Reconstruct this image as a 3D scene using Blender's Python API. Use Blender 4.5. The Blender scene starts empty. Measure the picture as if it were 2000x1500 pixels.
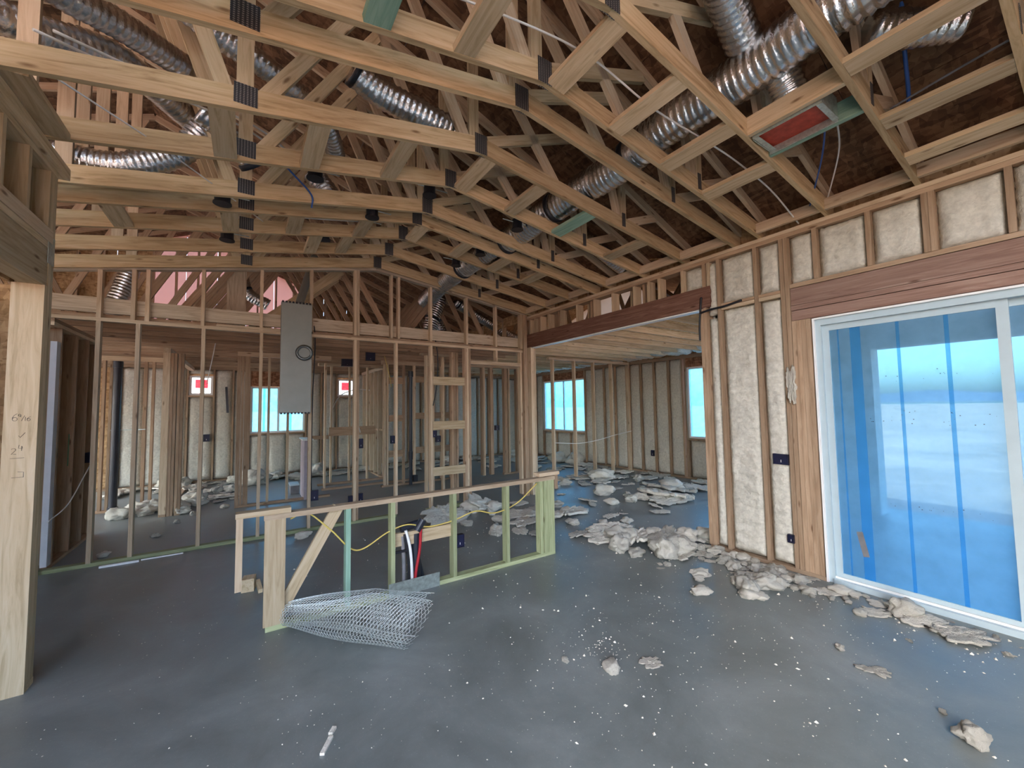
import bpy, bmesh, math, random
from mathutils import Vector, Matrix, noise

random.seed(7)
sc = bpy.context.scene
C = sc.collection

# ---------------------------------------------------------------- camera
F_PX = 784.5
yaw, pitch, roll = (math.radians(a) for a in (33.36, 3.26, -0.87))
cam_d = bpy.data.cameras.new('camera')
cam_d.sensor_fit = 'HORIZONTAL'; cam_d.sensor_width = 36.0
cam_d.lens = 36.0 * F_PX / 2000.0
cam_d.clip_start = 0.05; cam_d.clip_end = 6000
cam = bpy.data.objects.new('camera', cam_d); C.objects.link(cam)
fwd = Vector((math.sin(yaw) * math.cos(pitch), math.cos(yaw) * math.cos(pitch), math.sin(pitch)))
rgt = Vector((math.cos(yaw), -math.sin(yaw), 0)); upv = rgt.cross(fwd)
r2 = rgt * math.cos(roll) + upv * math.sin(roll); u2 = upv * math.cos(roll) - rgt * math.sin(roll)
cam.matrix_world = Matrix(((r2.x, u2.x, -fwd.x, 0), (r2.y, u2.y, -fwd.y, 0), (r2.z, u2.z, -fwd.z, 1.66), (0, 0, 0, 1)))
sc.camera = cam

# ---------------------------------------------------------------- sky, sun, exposure
W = bpy.data.worlds.new('sky'); sc.world = W; W.use_nodes = True
wn = W.node_tree; wn.nodes.clear()
sky = wn.nodes.new('ShaderNodeTexSky'); sky.sky_type = 'NISHITA'; sky.sun_disc = False
sky.sun_elevation = math.radians(48); sky.sun_rotation = math.radians(262)
sky.air_density = 0.85; sky.dust_density = 3.6; sky.ozone_density = 0.6
bg = wn.nodes.new('ShaderNodeBackground'); bg.inputs['Strength'].default_value = 0.42
wo = wn.nodes.new('ShaderNodeOutputWorld')
wn.links.new(sky.outputs[0], bg.inputs[0]); wn.links.new(bg.outputs[0], wo.inputs[0])
sun_d = bpy.data.lights.new('sun', 'SUN'); sun_d.energy = 2.6; sun_d.angle = math.radians(0.6); sun_d.color = (1.0, 0.96, 0.90)
sun = bpy.data.objects.new('sun', sun_d); C.objects.link(sun)
sdir = Vector((-0.66, -0.12, 0.74)).normalized()
sun.rotation_euler = sdir.to_track_quat('Z', 'Y').to_euler(); sun.location = (-20, -4, 25)
vs = sc.view_settings
vs.view_transform = 'Standard'; vs.look = 'None'; vs.gamma = 1.0; vs.use_curve_mapping = False; vs.exposure = 2.42
try:
    cy = sc.cycles
    cy.max_bounces = 10; cy.diffuse_bounces = 6; cy.glossy_bounces = 4; cy.transmission_bounces = 6; cy.transparent_max_bounces = 16
    cy.caustics_reflective = False; cy.caustics_refractive = False; cy.sample_clamp_indirect = 6.0
except Exception:
    pass

# ---------------------------------------------------------------- materials
MATS = {}
def nodes_of(name):
    m = bpy.data.materials.new(name); m.use_nodes = True
    nt = m.node_tree; nt.nodes.clear()
    out = nt.nodes.new('ShaderNodeOutputMaterial'); b = nt.nodes.new('ShaderNodeBsdfPrincipled')
    nt.links.new(b.outputs[0], out.inputs[0]); MATS[name] = m
    return m, nt, b, out
def N(nt, t, **kw):
    n = nt.nodes.new(t)
    for k, v in kw.items():
        if k in n.inputs: n.inputs[k].default_value = v
        else: setattr(n, k, v)
    return n
def ramp(nt, stops):
    r = nt.nodes.new('ShaderNodeValToRGB'); e = r.color_ramp.elements
    while len(e) < len(stops): e.new(0.5)
    for i, (p, c) in enumerate(stops): e[i].position = p; e[i].color = (*c, 1)
    return r
def obj_coords(nt, scale, jitter=True):
    tc = N(nt, 'ShaderNodeTexCoord'); mp = N(nt, 'ShaderNodeMapping')
    mp.inputs['Scale'].default_value = scale
    nt.links.new(tc.outputs['Object'], mp.inputs['Vector'])
    if jitter:
        oi = N(nt, 'ShaderNodeObjectInfo'); mu = N(nt, 'ShaderNodeMath', operation='MULTIPLY'); mu.inputs[1].default_value = 97.0
        nt.links.new(oi.outputs['Random'], mu.inputs[0]); nt.links.new(mu.outputs[0], mp.inputs['Location'])
        return mp, oi
    return mp, None
def bump(nt, b, src, strength, dist=0.01):
    bp = N(nt, 'ShaderNodeBump', Strength=strength, Distance=dist)
    nt.links.new(src, bp.inputs['Height']); nt.links.new(bp.outputs[0], b.inputs['Normal'])
def wood(name, lo, mid, hi, rough=0.75, grain=1.0, knots=True):
    m, nt, b, _ = nodes_of(name)
    mp, oi = obj_coords(nt, (1.1, 15 * grain, 15 * grain))
    n1 = N(nt, 'ShaderNodeTexNoise', Scale=1.6, Detail=5.0, Roughness=0.62, Distortion=1.3)
    nt.links.new(mp.outputs[0], n1.inputs['Vector'])
    r = ramp(nt, [(0.28, lo), (0.5, mid), (0.72, hi)])
    nt.links.new(n1.outputs['Fac'], r.inputs[0])
    hs = N(nt, 'ShaderNodeHueSaturation')
    ma = N(nt, 'ShaderNodeMapRange'); ma.inputs['To Min'].default_value = 0.78; ma.inputs['To Max'].default_value = 1.14
    nt.links.new(oi.outputs['Random'], ma.inputs[0]); nt.links.new(ma.outputs[0], hs.inputs['Value'])
    nt.links.new(r.outputs[0], hs.inputs['Color'])
    last = hs.outputs[0]
    if knots:
        mp2, _ = obj_coords(nt, (2.6, 9, 9))
        vo = N(nt, 'ShaderNodeTexVoronoi', Scale=1.0); nt.links.new(mp2.outputs[0], vo.inputs['Vector'])
        r3 = ramp(nt, [(0.05, (0.22, 0.12, 0.06)), (0.13, (1, 1, 1))]); nt.links.new(vo.outputs['Distance'], r3.inputs[0])
        mx = N(nt, 'ShaderNodeMix', data_type='RGBA', blend_type='MULTIPLY'); mx.inputs[0].default_value = 0.75
        nt.links.new(last, mx.inputs[6]); nt.links.new(r3.outputs[0], mx.inputs[7]); last = mx.outputs[2]
    nt.links.new(last, b.inputs['Base Color']); b.inputs['Roughness'].default_value = rough
    b.inputs['Specular IOR Level'].default_value = 0.2
    bump(nt, b, n1.outputs['Fac'], 0.25, 0.004)
    return m
def plain(name, col, rough=0.6, metal=0.0, var=0.0, scale=8.0, bmp=0.0, spec=0.4):
    m, nt, b, _ = nodes_of(name)
    b.inputs['Roughness'].default_value = rough; b.inputs['Metallic'].default_value = metal
    b.inputs['Specular IOR Level'].default_value = spec
    mp, oi = obj_coords(nt, (1, 1, 1))
    n1 = N(nt, 'ShaderNodeTexNoise', Scale=scale, Detail=5.0, Roughness=0.6)
    nt.links.new(mp.outputs[0], n1.inputs['Vector'])
    r = ramp(nt, [(0.3, tuple(max(0, c * (1 - var)) for c in col)), (0.7, tuple(min(1, c * (1 + var)) for c in col))])
    nt.links.new(n1.outputs['Fac'], r.inputs[0]); nt.links.new(r.outputs[0], b.inputs['Base Color'])
    if bmp: bump(nt, b, n1.outputs['Fac'], bmp, 0.01)
    return m

wood('lumber', (0.40, 0.30, 0.17), (0.58, 0.46, 0.29), (0.66, 0.55, 0.38))
wood('chord', (0.32, 0.22, 0.11), (0.54, 0.41, 0.235), (0.64, 0.51, 0.32), grain=0.9)
wood('stud', (0.42, 0.31, 0.20), (0.56, 0.44, 0.30), (0.64, 0.53, 0.38))
wood('stud_brown', (0.28, 0.185, 0.115), (0.39, 0.275, 0.18), (0.47, 0.35, 0.24))
wood('redwood', (0.14, 0.065, 0.045), (0.215, 0.11, 0.08), (0.32, 0.19, 0.14), grain=1.2)
wood('header_wood', (0.20, 0.115, 0.085), (0.29, 0.185, 0.145), (0.38, 0.27, 0.215), grain=1.2)
wood('treated', (0.22, 0.25, 0.12), (0.36, 0.40, 0.22), (0.47, 0.50, 0.30))
wood('treated_blue', (0.16, 0.30, 0.22), (0.26, 0.42, 0.32), (0.36, 0.52, 0.41))
wood('grey_wood', (0.30, 0.24, 0.17), (0.46, 0.39, 0.29), (0.56, 0.49, 0.38))
plain('foam', (0.58, 0.565, 0.49), 0.9, 0, 0.16, 26, 1.0, spec=0.15)
plain('foam_pale', (0.74, 0.71, 0.61), 0.9, 0, 0.14, 30, 1.0, spec=0.15)
plain('black_plastic', (0.012, 0.013, 0.018), 0.45, 0, 0.3, 10)
plain('navy_box', (0.012, 0.014, 0.04), 0.4, 0, 0.3, 10)
plain('abs_pipe', (0.018, 0.022, 0.032), 0.35, 0, 0.2, 6)
plain('vinyl', (0.46, 0.58, 0.63), 0.4, 0, 0.04, 6)
plain('vinyl_white', (0.85, 0.87, 0.86), 0.4, 0, 0.03, 6)
plain('white_cable', (0.75, 0.75, 0.72), 0.5, 0, 0.05, 6)
plain('yellow_cable', (0.66, 0.52, 0.14), 0.5, 0, 0.1, 6)
plain('blue_pex', (0.03, 0.10, 0.34), 0.4, 0, 0.1, 6)
plain('red_pex', (0.42, 0.02, 0.03), 0.4, 0, 0.1, 6)
plain('galvanised', (0.52, 0.60, 0.56), 0.42, 0.75, 0.25, 30, 0.1)
plain('sheet_metal', (0.25, 0.27, 0.25), 0.5, 0.35, 0.06, 5)
plain('wire', (0.62, 0.68, 0.66), 0.4, 0.4, 0.1, 20)
plain('collar_metal', (0.13, 0.15, 0.15), 0.35, 0.6, 0.2, 12)
plain('red_register', (0.42, 0.06, 0.035), 0.55, 0, 0.35, 14)
plain('red_sticker', (0.85, 0.05, 0.08), 0.6, 0, 0.1, 4)
plain('white_sticker', (0.85, 0.80, 0.80), 0.6, 0, 0.03, 4)
plain('stucco', (0.78, 0.80, 0.80), 0.9, 0, 0.06, 30, 0.3)
plain('patio_concrete', (0.58, 0.58, 0.56), 0.85, 0, 0.08, 6, 0.1)
plain('pipe_grey', (0.20, 0.20, 0.21), 0.5, 0, 0.2, 8)
plain('drywall', (0.62, 0.66, 0.70), 0.85, 0, 0.05, 10)
plain('mauve_panel', (0.40, 0.36, 0.40), 0.8, 0, 0.1, 12)
plain('pencil', (0.06, 0.055, 0.05), 0.9)
plain('green_paint', (0.05, 0.17, 0.08), 0.8, 0, 0.2, 20)

def mat_foil():
    m, nt, b, _ = nodes_of('foil')
    mp, oi = obj_coords(nt, (1, 1, 1))
    n1 = N(nt, 'ShaderNodeTexNoise', Scale=38.0, Detail=4.0, Roughness=0.6); nt.links.new(mp.outputs[0], n1.inputs['Vector'])
    n2 = N(nt, 'ShaderNodeTexNoise', Scale=9.0, Detail=3.0); nt.links.new(mp.outputs[0], n2.inputs['Vector'])
    r = ramp(nt, [(0.3, (0.55, 0.56, 0.57)), (0.7, (0.85, 0.86, 0.87))]); nt.links.new(n2.outputs['Fac'], r.inputs[0])
    nt.links.new(r.outputs[0], b.inputs['Base Color'])
    b.inputs['Metallic'].default_value = 1.0; b.inputs['Roughness'].default_value = 0.24
    bump(nt, b, n1.outputs['Fac'], 0.45, 0.012)
mat_foil()
def mat_osb(name, c1, c2, c3):
    m, nt, b, _ = nodes_of(name)
    mp, oi = obj_coords(nt, (9, 22, 9))
    vo = N(nt, 'ShaderNodeTexVoronoi', Scale=1.4); nt.links.new(mp.outputs[0], vo.inputs['Vector'])
    mp2, _ = obj_coords(nt, (24, 8, 9)); vo2 = N(nt, 'ShaderNodeTexVoronoi', Scale=1.2); nt.links.new(mp2.outputs[0], vo2.inputs['Vector'])
    mx = N(nt, 'ShaderNodeMix', data_type='RGBA'); mx.inputs[0].default_value = 0.5
    nt.links.new(vo.outputs['Color'], mx.inputs[6]); nt.links.new(vo2.outputs['Color'], mx.inputs[7])
    bw = N(nt, 'ShaderNodeRGBToBW'); nt.links.new(mx.outputs[2], bw.inputs[0])
    r = ramp(nt, [(0.25, c1), (0.5, c2), (0.75, c3)]); nt.links.new(bw.outputs[0], r.inputs[0])
    nt.links.new(r.outputs[0], b.inputs['Base Color']); b.inputs['Roughness'].default_value = 0.85
    b.inputs['Specular IOR Level'].default_value = 0.15
    bump(nt, b, bw.outputs[0], 0.2, 0.004)
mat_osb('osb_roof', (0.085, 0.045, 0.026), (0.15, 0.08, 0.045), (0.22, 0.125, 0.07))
mat_osb('osb_wall', (0.28, 0.17, 0.08), (0.42, 0.27, 0.14), (0.54, 0.37, 0.20))
mat_osb('osb_light', (0.50, 0.30, 0.13), (0.68, 0.44, 0.20), (0.80, 0.58, 0.32))
mat_osb('osb_header', (0.16, 0.07, 0.035), (0.27, 0.13, 0.07), (0.40, 0.21, 0.12))
def mat_floor():
    m, nt, b, _ = nodes_of('concrete_floor')
    mp, _ = obj_coords(nt, (1, 1, 1), False)
    n1 = N(nt, 'ShaderNodeTexNoise', Scale=1.3, Detail=9.0, Roughness=0.66, Distortion=0.4); nt.links.new(mp.outputs[0], n1.inputs['Vector'])
    n2 = N(nt, 'ShaderNodeTexNoise', Scale=90.0, Detail=3.0, Roughness=0.7); nt.links.new(mp.outputs[0], n2.inputs['Vector'])
    r = ramp(nt, [(0.3, (0.135, 0.155, 0.150)), (0.52, (0.200, 0.228, 0.220)), (0.75, (0.305, 0.335, 0.322))]); nt.links.new(n1.outputs['Fac'], r.inputs[0])
    r2_ = ramp(nt, [(0.62, (1, 1, 1)), (0.80, (1.7, 1.68, 1.62))]); nt.links.new(n2.outputs['Fac'], r2_.inputs[0])
    mx = N(nt, 'ShaderNodeMix', data_type='RGBA', blend_type='MULTIPLY'); mx.inputs[0].default_value = 0.8
    nt.links.new(r.outputs[0], mx.inputs[6]); nt.links.new(r2_.outputs[0], mx.inputs[7]); nt.links.new(mx.outputs[2], b.inputs['Base Color'])
    rr = ramp(nt, [(0.35, (0.30, 0.30, 0.30)), (0.65, (0.50, 0.50, 0.50))]); nt.links.new(n1.outputs['Fac'], rr.inputs[0])
    nt.links.new(rr.outputs[0], b.inputs['Roughness']); b.inputs['Specular IOR Level'].default_value = 0.55
    bump(nt, b, n2.outputs['Fac'], 0.12, 0.004)
mat_floor()
def mat_plate():
    m, nt, b, _ = nodes_of('nail_plate')
    tc = N(nt, 'ShaderNodeTexCoord')
    mp = N(nt, 'ShaderNodeMapping'); mp.inputs['Scale'].default_value = (1, 1, 1)
    nt.links.new(tc.outputs['Object'], mp.inputs['Vector'])
    wv = N(nt, 'ShaderNodeTexWave', Scale=17.0, Distortion=0.6); wv.bands_direction = 'X'; nt.links.new(mp.outputs[0], wv.inputs['Vector'])
    wv2 = N(nt, 'ShaderNodeTexWave', Scale=28.0, Distortion=0.8); wv2.bands_direction = 'Z'; nt.links.new(mp.outputs[0], wv2.inputs['Vector'])
    mu = N(nt, 'ShaderNodeMath', operation='MULTIPLY'); nt.links.new(wv.outputs['Fac'], mu.inputs[0]); nt.links.new(wv2.outputs['Fac'], mu.inputs[1])
    r = ramp(nt, [(0.25, (0.035, 0.036, 0.04)), (0.6, (0.24, 0.23, 0.21))]); nt.links.new(mu.outputs[0], r.inputs[0])
    nt.links.new(r.outputs[0], b.inputs['Base Color']); b.inputs['Metallic'].default_value = 0.35; b.inputs['Roughness'].default_value = 0.55
mat_plate()
def mat_pane(name, tint, veil, veil_amt, gloss=0.06, streak=0.0):
    m = bpy.data.materials.new(name); m.use_nodes = True; nt = m.node_tree; nt.nodes.clear(); MATS[name] = m
    out = N(nt, 'ShaderNodeOutputMaterial'); tr = N(nt, 'ShaderNodeBsdfTransparent'); tr.inputs[0].default_value = (*tint, 1)
    tl = N(nt, 'ShaderNodeBsdfTranslucent'); tl.inputs[0].default_value = (*veil, 1)
    gl = N(nt, 'ShaderNodeBsdfGlossy'); gl.inputs['Roughness'].default_value = 0.12; gl.inputs[0].default_value = (0.9, 0.95, 1, 1)
    m1 = N(nt, 'ShaderNodeMixShader'); m1.inputs[0].default_value = veil_amt
    m2 = N(nt, 'ShaderNodeMixShader'); m2.inputs[0].default_value = gloss
    if streak:
        mp, _ = obj_coords(nt, (3.0, 3.0, 0.35), False)
        n1 = N(nt, 'ShaderNodeTexNoise', Scale=2.2, Detail=3.0); nt.links.new(mp.outputs[0], n1.inputs['Vector'])
        mr = N(nt, 'ShaderNodeMapRange'); mr.inputs['From Min'].default_value = 0.3; mr.inputs['From Max'].default_value = 0.7
        mr.inputs['To Min'].default_value = max(0, veil_amt - streak); mr.inputs['To Max'].default_value = veil_amt + streak
        nt.links.new(n1.outputs['Fac'], mr.inputs[0]); nt.links.new(mr.outputs[0], m1.inputs[0])
    nt.links.new(tr.outputs[0], m1.inputs[1]); nt.links.new(tl.outputs[0], m1.inputs[2])
    nt.links.new(m1.outputs[0], m2.inputs[1]); nt.links.new(gl.outputs[0], m2.inputs[2]); nt.links.new(m2.outputs[0], out.inputs[0])
mat_pane('door_glass', (0.34, 0.50, 0.57), (0.46, 0.76, 1.0), 0.27, 0.03, 0.03)
mat_pane('window_film', (0.30, 0.62, 0.74), (0.50, 0.86, 1.0), 0.35, 0.02, 0.10)
mat_pane('clear_glass', (0.92, 0.96, 0.97), (0.9, 0.95, 1.0), 0.10, 0.05)
mat_pane('film_seam', (0.66, 0.88, 1.0), (0.35, 0.75, 1.0), 0.25, 0.02)
mat_pane('sticker_film', (0.95, 0.12, 0.16), (1.0, 0.25, 0.28), 0.5, 0.02)
mat_pane('pink_daylight', (0.10, 0.07, 0.06), (0.42, 0.31, 0.285), 0.8, 0.02)
mat_pane('cream_glow_sheet', (0.04, 0.04, 0.035), (0.34, 0.30, 0.25), 0.92, 0.02)
def mat_ground():
    m, nt, b, _ = nodes_of('desert_ground')
    mp, _ = obj_coords(nt, (1, 1, 1), False)
    n1 = N(nt, 'ShaderNodeTexNoise', Scale=0.25, Detail=10.0, Roughness=0.7); nt.links.new(mp.outputs[0], n1.inputs['Vector'])
    sx = N(nt, 'ShaderNodeSeparateXYZ'); nt.links.new(mp.outputs[0], sx.inputs[0])
    mr = N(nt, 'ShaderNodeMapRange'); mr.inputs['From Min'].default_value = 10; mr.inputs['From Max'].default_value = 75
    nt.links.new(sx.outputs['X'], mr.inputs[0])
    r = ramp(nt, [(0.0, (0.46, 0.31, 0.26)), (0.16, (0.47, 0.34, 0.28)), (0.30, (0.50, 0.44, 0.35)), (0.55, (0.40, 0.37, 0.29)), (0.75, (0.15, 0.16, 0.16))]); nt.links.new(mr.outputs[0], r.inputs[0])
    r2_ = ramp(nt, [(0.35, (0.62, 0.62, 0.6)), (0.7, (1.15, 1.13, 1.1))]); nt.links.new(n1.outputs['Fac'], r2_.inputs[0])
    mx = N(nt, 'ShaderNodeMix', data_type='RGBA', blend_type='MULTIPLY'); mx.inputs[0].default_value = 1.0
    nt.links.new(r.outputs[0], mx.inputs[6]); nt.links.new(r2_.outputs[0], mx.inputs[7]); nt.links.new(mx.outputs[2], b.inputs['Base Color'])
    b.inputs['Roughness'].default_value = 0.95
mat_ground()
plain('mountain', (0.10, 0.13, 0.19), 0.95, 0, 0.2, 0.004)

# ---------------------------------------------------------------- helpers
WM = {}
MESH = {}
def V(*a): return Vector(a)
def put(o, parent, M):
    C.objects.link(o); WM[o.name] = M.copy()
    if parent is not None:
        o.parent = parent; o.matrix_basis = WM[parent.name].inverted() @ M
    else:
        o.matrix_basis = M
    return o
def tag(o, label=None, cat=None, group=None, kind=None):
    if label: o['label'] = label
    if cat: o['category'] = cat
    if group: o['group'] = group
    if kind: o['kind'] = kind
    return o
def empty(name, loc, label=None, cat=None, group=None, kind=None):
    o = bpy.data.objects.new(name, None); o.empty_display_size = 0.05
    put(o, None, Matrix.Translation(loc))
    return tag(o, label, cat, group, kind)
def struct(name, loc, label, cat): return empty(name, loc, label, cat, None, 'structure')
def box_mesh(L, w, t, mat):
    k = (round(L, 3), round(w, 4), round(t, 4), mat)
    if k not in MESH:
        a, b, c = L / 2, w / 2, t / 2
        me = bpy.data.meshes.new('board')
        me.from_pydata([(x, y, z) for x in (-a, a) for y in (-b, b) for z in (-c, c)], [],
                       [(0, 1, 3, 2), (4, 6, 7, 5), (0, 4, 5, 1), (2, 3, 7, 6), (0, 2, 6, 4), (1, 5, 7, 3)])
        me.materials.append(MATS[mat]); MESH[k] = me
    return MESH[k]
def frame(p0, p1, wdir):
    x = (p1 - p0).normalized(); w = (wdir - x * wdir.dot(x)).normalized(); t = x.cross(w); m = (p0 + p1) / 2
    return Matrix(((x.x, w.x, t.x, m.x), (x.y, w.y, t.y, m.y), (x.z, w.z, t.z, m.z), (0, 0, 0, 1)))
def board(name, p0, p1, w, t, wdir, mat, parent=None):
    p0, p1, wdir = Vector(p0), Vector(p1), Vector(wdir)
    o = bpy.data.objects.new(name, box_mesh((p1 - p0).length, w, t, mat))
    return put(o, parent, frame(p0, p1, wdir))
AX = (V(1, 0, 0), V(0, 1, 0), V(0, 0, 1))
def abox(name, lo, hi, mat, parent=None):
    lo, hi = Vector(lo), Vector(hi); d = hi - lo; c = (lo + hi) / 2
    order = sorted(range(3), key=lambda i: -d[i]); e, f, g = order
    h = AX[e] * (d[e] / 2)
    return board(name, c - h, c + h, d[f], d[g], AX[f], mat, parent)
def mesh_obj(name, verts, faces, mat, parent=None, M=None, smooth=False):
    me = bpy.data.meshes.new(name); me.from_pydata(verts, [], faces); me.materials.append(MATS[mat])
    if smooth: me.polygons.foreach_set('use_smooth', [True] * len(me.polygons))
    return put(bpy.data.objects.new(name, me), parent, M or Matrix())
def smooth_path(pts, n=8):
    pts = [Vector(p) for p in pts]; out = []
    P = [pts[0] * 2 - pts[1]] + pts + [pts[-1] * 2 - pts[-2]]
    for i in range(1, len(P) - 2):
        a, b, c, d = P[i - 1], P[i], P[i + 1], P[i + 2]
        for k in range(n):
            t = k / n
            out.append(0.5 * ((2 * b) + (c - a) * t + (2 * a - 5 * b + 4 * c - d) * t * t + (3 * b - a - 3 * c + d) * t ** 3))
    out.append(pts[-1]); return out
def tube_geo(path, rad, sides=6, caps=True):
    verts, faces = [], []; n = len(path); prev = None
    for i, p in enumerate(path):
        d = (path[min(i + 1, n - 1)] - path[max(i - 1, 0)]).normalized()
        if prev is None:
            prev = d.orthogonal().normalized()
        u = (prev - d * prev.dot(d)).normalized(); prev = u; v = d.cross(u)
        r = rad(i) if callable(rad) else rad
        for k in range(sides):
            a = 2 * math.pi * k / sides
            rr = r(a) if callable(r) else r
            verts.append(tuple(p + u * (rr * math.cos(a)) + v * (rr * math.sin(a))))
    for i in range(n - 1):
        for k in range(sides):
            k2 = (k + 1) % sides
            faces.append((i * sides + k, i * sides + k2, (i + 1) * sides + k2, (i + 1) * sides + k))
    if caps:
        faces.append(tuple(range(sides))[::-1]); faces.append(tuple((n - 1) * sides + k for k in range(sides)))
    return verts, faces
def tube(name, pts, r, mat, parent=None, n=8, sides=8, smooth=True):
    path = smooth_path(pts, n) if len(pts) > 2 else [Vector(p) for p in pts]
    c = path[0]
    v, f = tube_geo([p - c for p in path], r, sides)
    return mesh_obj(name, v, f, mat, parent, Matrix.Translation(c), smooth)
def cyl(name, p0, p1, r, mat, parent=None, sides=20):
    return tube(name, [p0, p1], r, mat, parent, sides=sides, smooth=False)
def resample(pts, step):
    path = smooth_path(pts, 24); out = [path[0]]; acc = 0
    for a, b in zip(path, path[1:]):
        L = (b - a).length; 
        if L == 0: continue
        while acc + L >= step:
            t = (step - acc) / L; a = a.lerp(b, t); out.append(a.copy()); L = (b - a).length; acc = 0
        acc += L
    return out
def duct(pts, r, label, group=None, pitch=0.05, ends=True, straps=()):
    """flexible foil duct: helical ribs, wrinkles"""
    c = Vector(pts[0]); root = empty('flexible_duct', c, label, 'duct', group)
    step = pitch / 4; path = resample(pts, step); sd = random.random() * 50
    def rad(i):
        def ra(a):
            rib = math.cos(2 * math.pi * (i / 4 + a / (2 * math.pi)))
            nz = noise.noise(Vector((i * 0.16 + sd, math.cos(a) * 1.6, math.sin(a) * 1.6)))
            return r * (1 + 0.045 * rib + 0.05 * nz)
        return ra
    v, f = tube_geo([p - c for p in path], rad, 20)
    sl = mesh_obj('duct_sleeve', v, f, 'foil', root, Matrix.Translation(c), True)
    for s in straps:
        i = min(len(path) - 3, max(2, int(s * len(path)))); p = path[i]; d = (path[i + 2] - path[i - 2]).normalized()
        tube('duct_strap', [p - d * 0.02, p + d * 0.02], r * 1.10, 'black_plastic', sl, sides=20)
    return root
def grid_foam(name, O, U, Vv, Nn, wid, hei, parent, mat='foam', res=0.03, amp=0.018, base=-0.02, seed=0, edge=0.02):
    """sprayed foam filling a stud bay: lumpy surface, ragged rolled edges"""
    O, U, Vv, Nn = (Vector(a) for a in (O, U, Vv, Nn)); nu = max(3, int(wid / res)); nv = max(3, int(hei / res))
    verts, faces = [], []
    for j in range(nv + 1):
        for i in range(nu + 1):
            a, b = i / nu * wid, j / nv * hei
            q = Vector((a * 9 + seed * 7.3, b * 9, seed * 3.1))
            d = noise.noise(q * 0.55) * amp * 1.2 + noise.noise(q * 1.5) * amp * 0.8 + noise.noise(q * 3.4) * amp * 0.5
            d += amp * 0.6 * math.sin(b * 62 + noise.noise(q * 0.4) * 5)*0.5
            e = min(a, wid - a, b, hei - b)
            k = min(1.0, e / (edge * 2.5)); d = (base + d) * k + (1 - k) * (-0.06)
            ja = noise.noise(Vector((b * 30, seed, 1.0))) * 0.014 if i in (0, nu) else 0
            jb = noise.noise(Vector((a * 30, seed, 5.0))) * 0.014 if j in (0, nv) else 0
            verts.append(tuple(U * (a + ja) + Vv * (b + jb) + Nn * d))
    for j in range(nv):
        for i in range(nu):
            s = j * (nu + 1) + i; faces.append((s, s + 1, s + nu + 2, s + nu + 1))
    n = len(verts)   # closed back
    for a, b in ((0, 0), (wid, 0), (wid, hei), (0, hei)): verts.append(tuple(U * a + Vv * b + Nn * -0.10))
    bot = list(range(nu + 1)); rgt_ = [j * (nu + 1) + nu for j in range(nv + 1)]; top = [nv * (nu + 1) + i for i in range(nu, -1, -1)]; lef = [j * (nu + 1) for j in range(nv, -1, -1)]
    faces += [tuple([n, n + 1] + bot[::-1]), tuple([n + 1, n + 2] + rgt_[::-1]), tuple([n + 2, n + 3] + top[::-1]), tuple([n + 3, n] + lef[::-1]), (n, n + 3, n + 2, n + 1)]
    return mesh_obj(name, verts, faces, mat, parent, Matrix.Translation(O), True)

ZB = lambda X: 3.83 - (0.145 * (X - 1.63) if X > 1.63 else 0.18 * (1.63 - X))      # underside of the vault
RIDGE = -1.2
ZT = lambda X: 3.58 + 0.40 * (4.6 - X) if X > RIDGE else 3.58 + 0.40 * (4.6 - RIDGE) - 0.40 * (RIDGE - X)   # underside of the rafters
XR, YG = 4.52, 6.24

# ================================================================ the setting
fl = abox('floor', (-7, -3.2, -0.12), (8.39, 12.2, 0), 'concrete_floor'); tag(fl, 'dusty grey concrete slab floor of the unfinished house', 'floor', None, 'structure')
gr = abox('ground', (-900, -900, -0.7), (1500, 900, -0.30), 'desert_ground'); tag(gr, 'pink and straw coloured open ground beyond the patio', 'ground', None, 'structure')
ps = abox('patio_slab', (4.66, -4.5, -0.3), (7.9, 2.55, -0.05), 'patio_concrete'); tag(ps, 'shaded concrete patio slab outside the sliding door', 'patio', None, 'structure')
# roof deck in OSB panels
ce = struct('ceiling', (1.6, 5, 4.6), 'dark brown strand-board roof deck above the trusses', 'ceiling')
def deck(x0, x1, y0, y1):
    z0, z1 = ZT(x0) + 0.095, ZT(x1) + 0.095; off = 0
    n = max(1, round(abs(x1 - x0) / 1.2)); yy = y0
    for i in range(n):
        a, b = i / n, (i + 1) / n
        pa, pb = V(x0 + (x1 - x0) * a, 0, z0 + (z1 - z0) * a), V(x0 + (x1 - x0) * b, 0, z0 + (z1 - z0) * b)
        y = y0 - (1.22 if i % 2 else 0)
        while y < y1:
            ya, yb = max(y, y0), min(y + 2.44, y1)
            if yb - ya > 0.05:
                g = (pb - pa).normalized() * 0.003
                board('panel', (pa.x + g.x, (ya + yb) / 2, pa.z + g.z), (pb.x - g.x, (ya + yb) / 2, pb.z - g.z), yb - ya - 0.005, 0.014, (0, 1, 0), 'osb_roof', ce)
            y += 2.44
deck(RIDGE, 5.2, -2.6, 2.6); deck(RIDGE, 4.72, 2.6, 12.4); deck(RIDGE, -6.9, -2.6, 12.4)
for xa, xb, ya, yb in ((RIDGE - 0.15, 5.3, -2.7, 2.6), (RIDGE - 0.15, 4.75, 2.6, 12.5), (-7.0, RIDGE + 0.15, -2.7, 12.5)):
    zr = ZT(RIDGE) + 0.125; fz = lambda x: zr - 0.40 * (x - RIDGE) if xb > 0 else zr - 0.40 * (RIDGE - x)
    board('underlayment', (xa, (ya + yb) / 2, fz(xa)), (xb, (ya + yb) / 2, fz(xb)), yb - ya, 0.012, (0, 1, 0), 'pipe_grey', ce)

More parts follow.
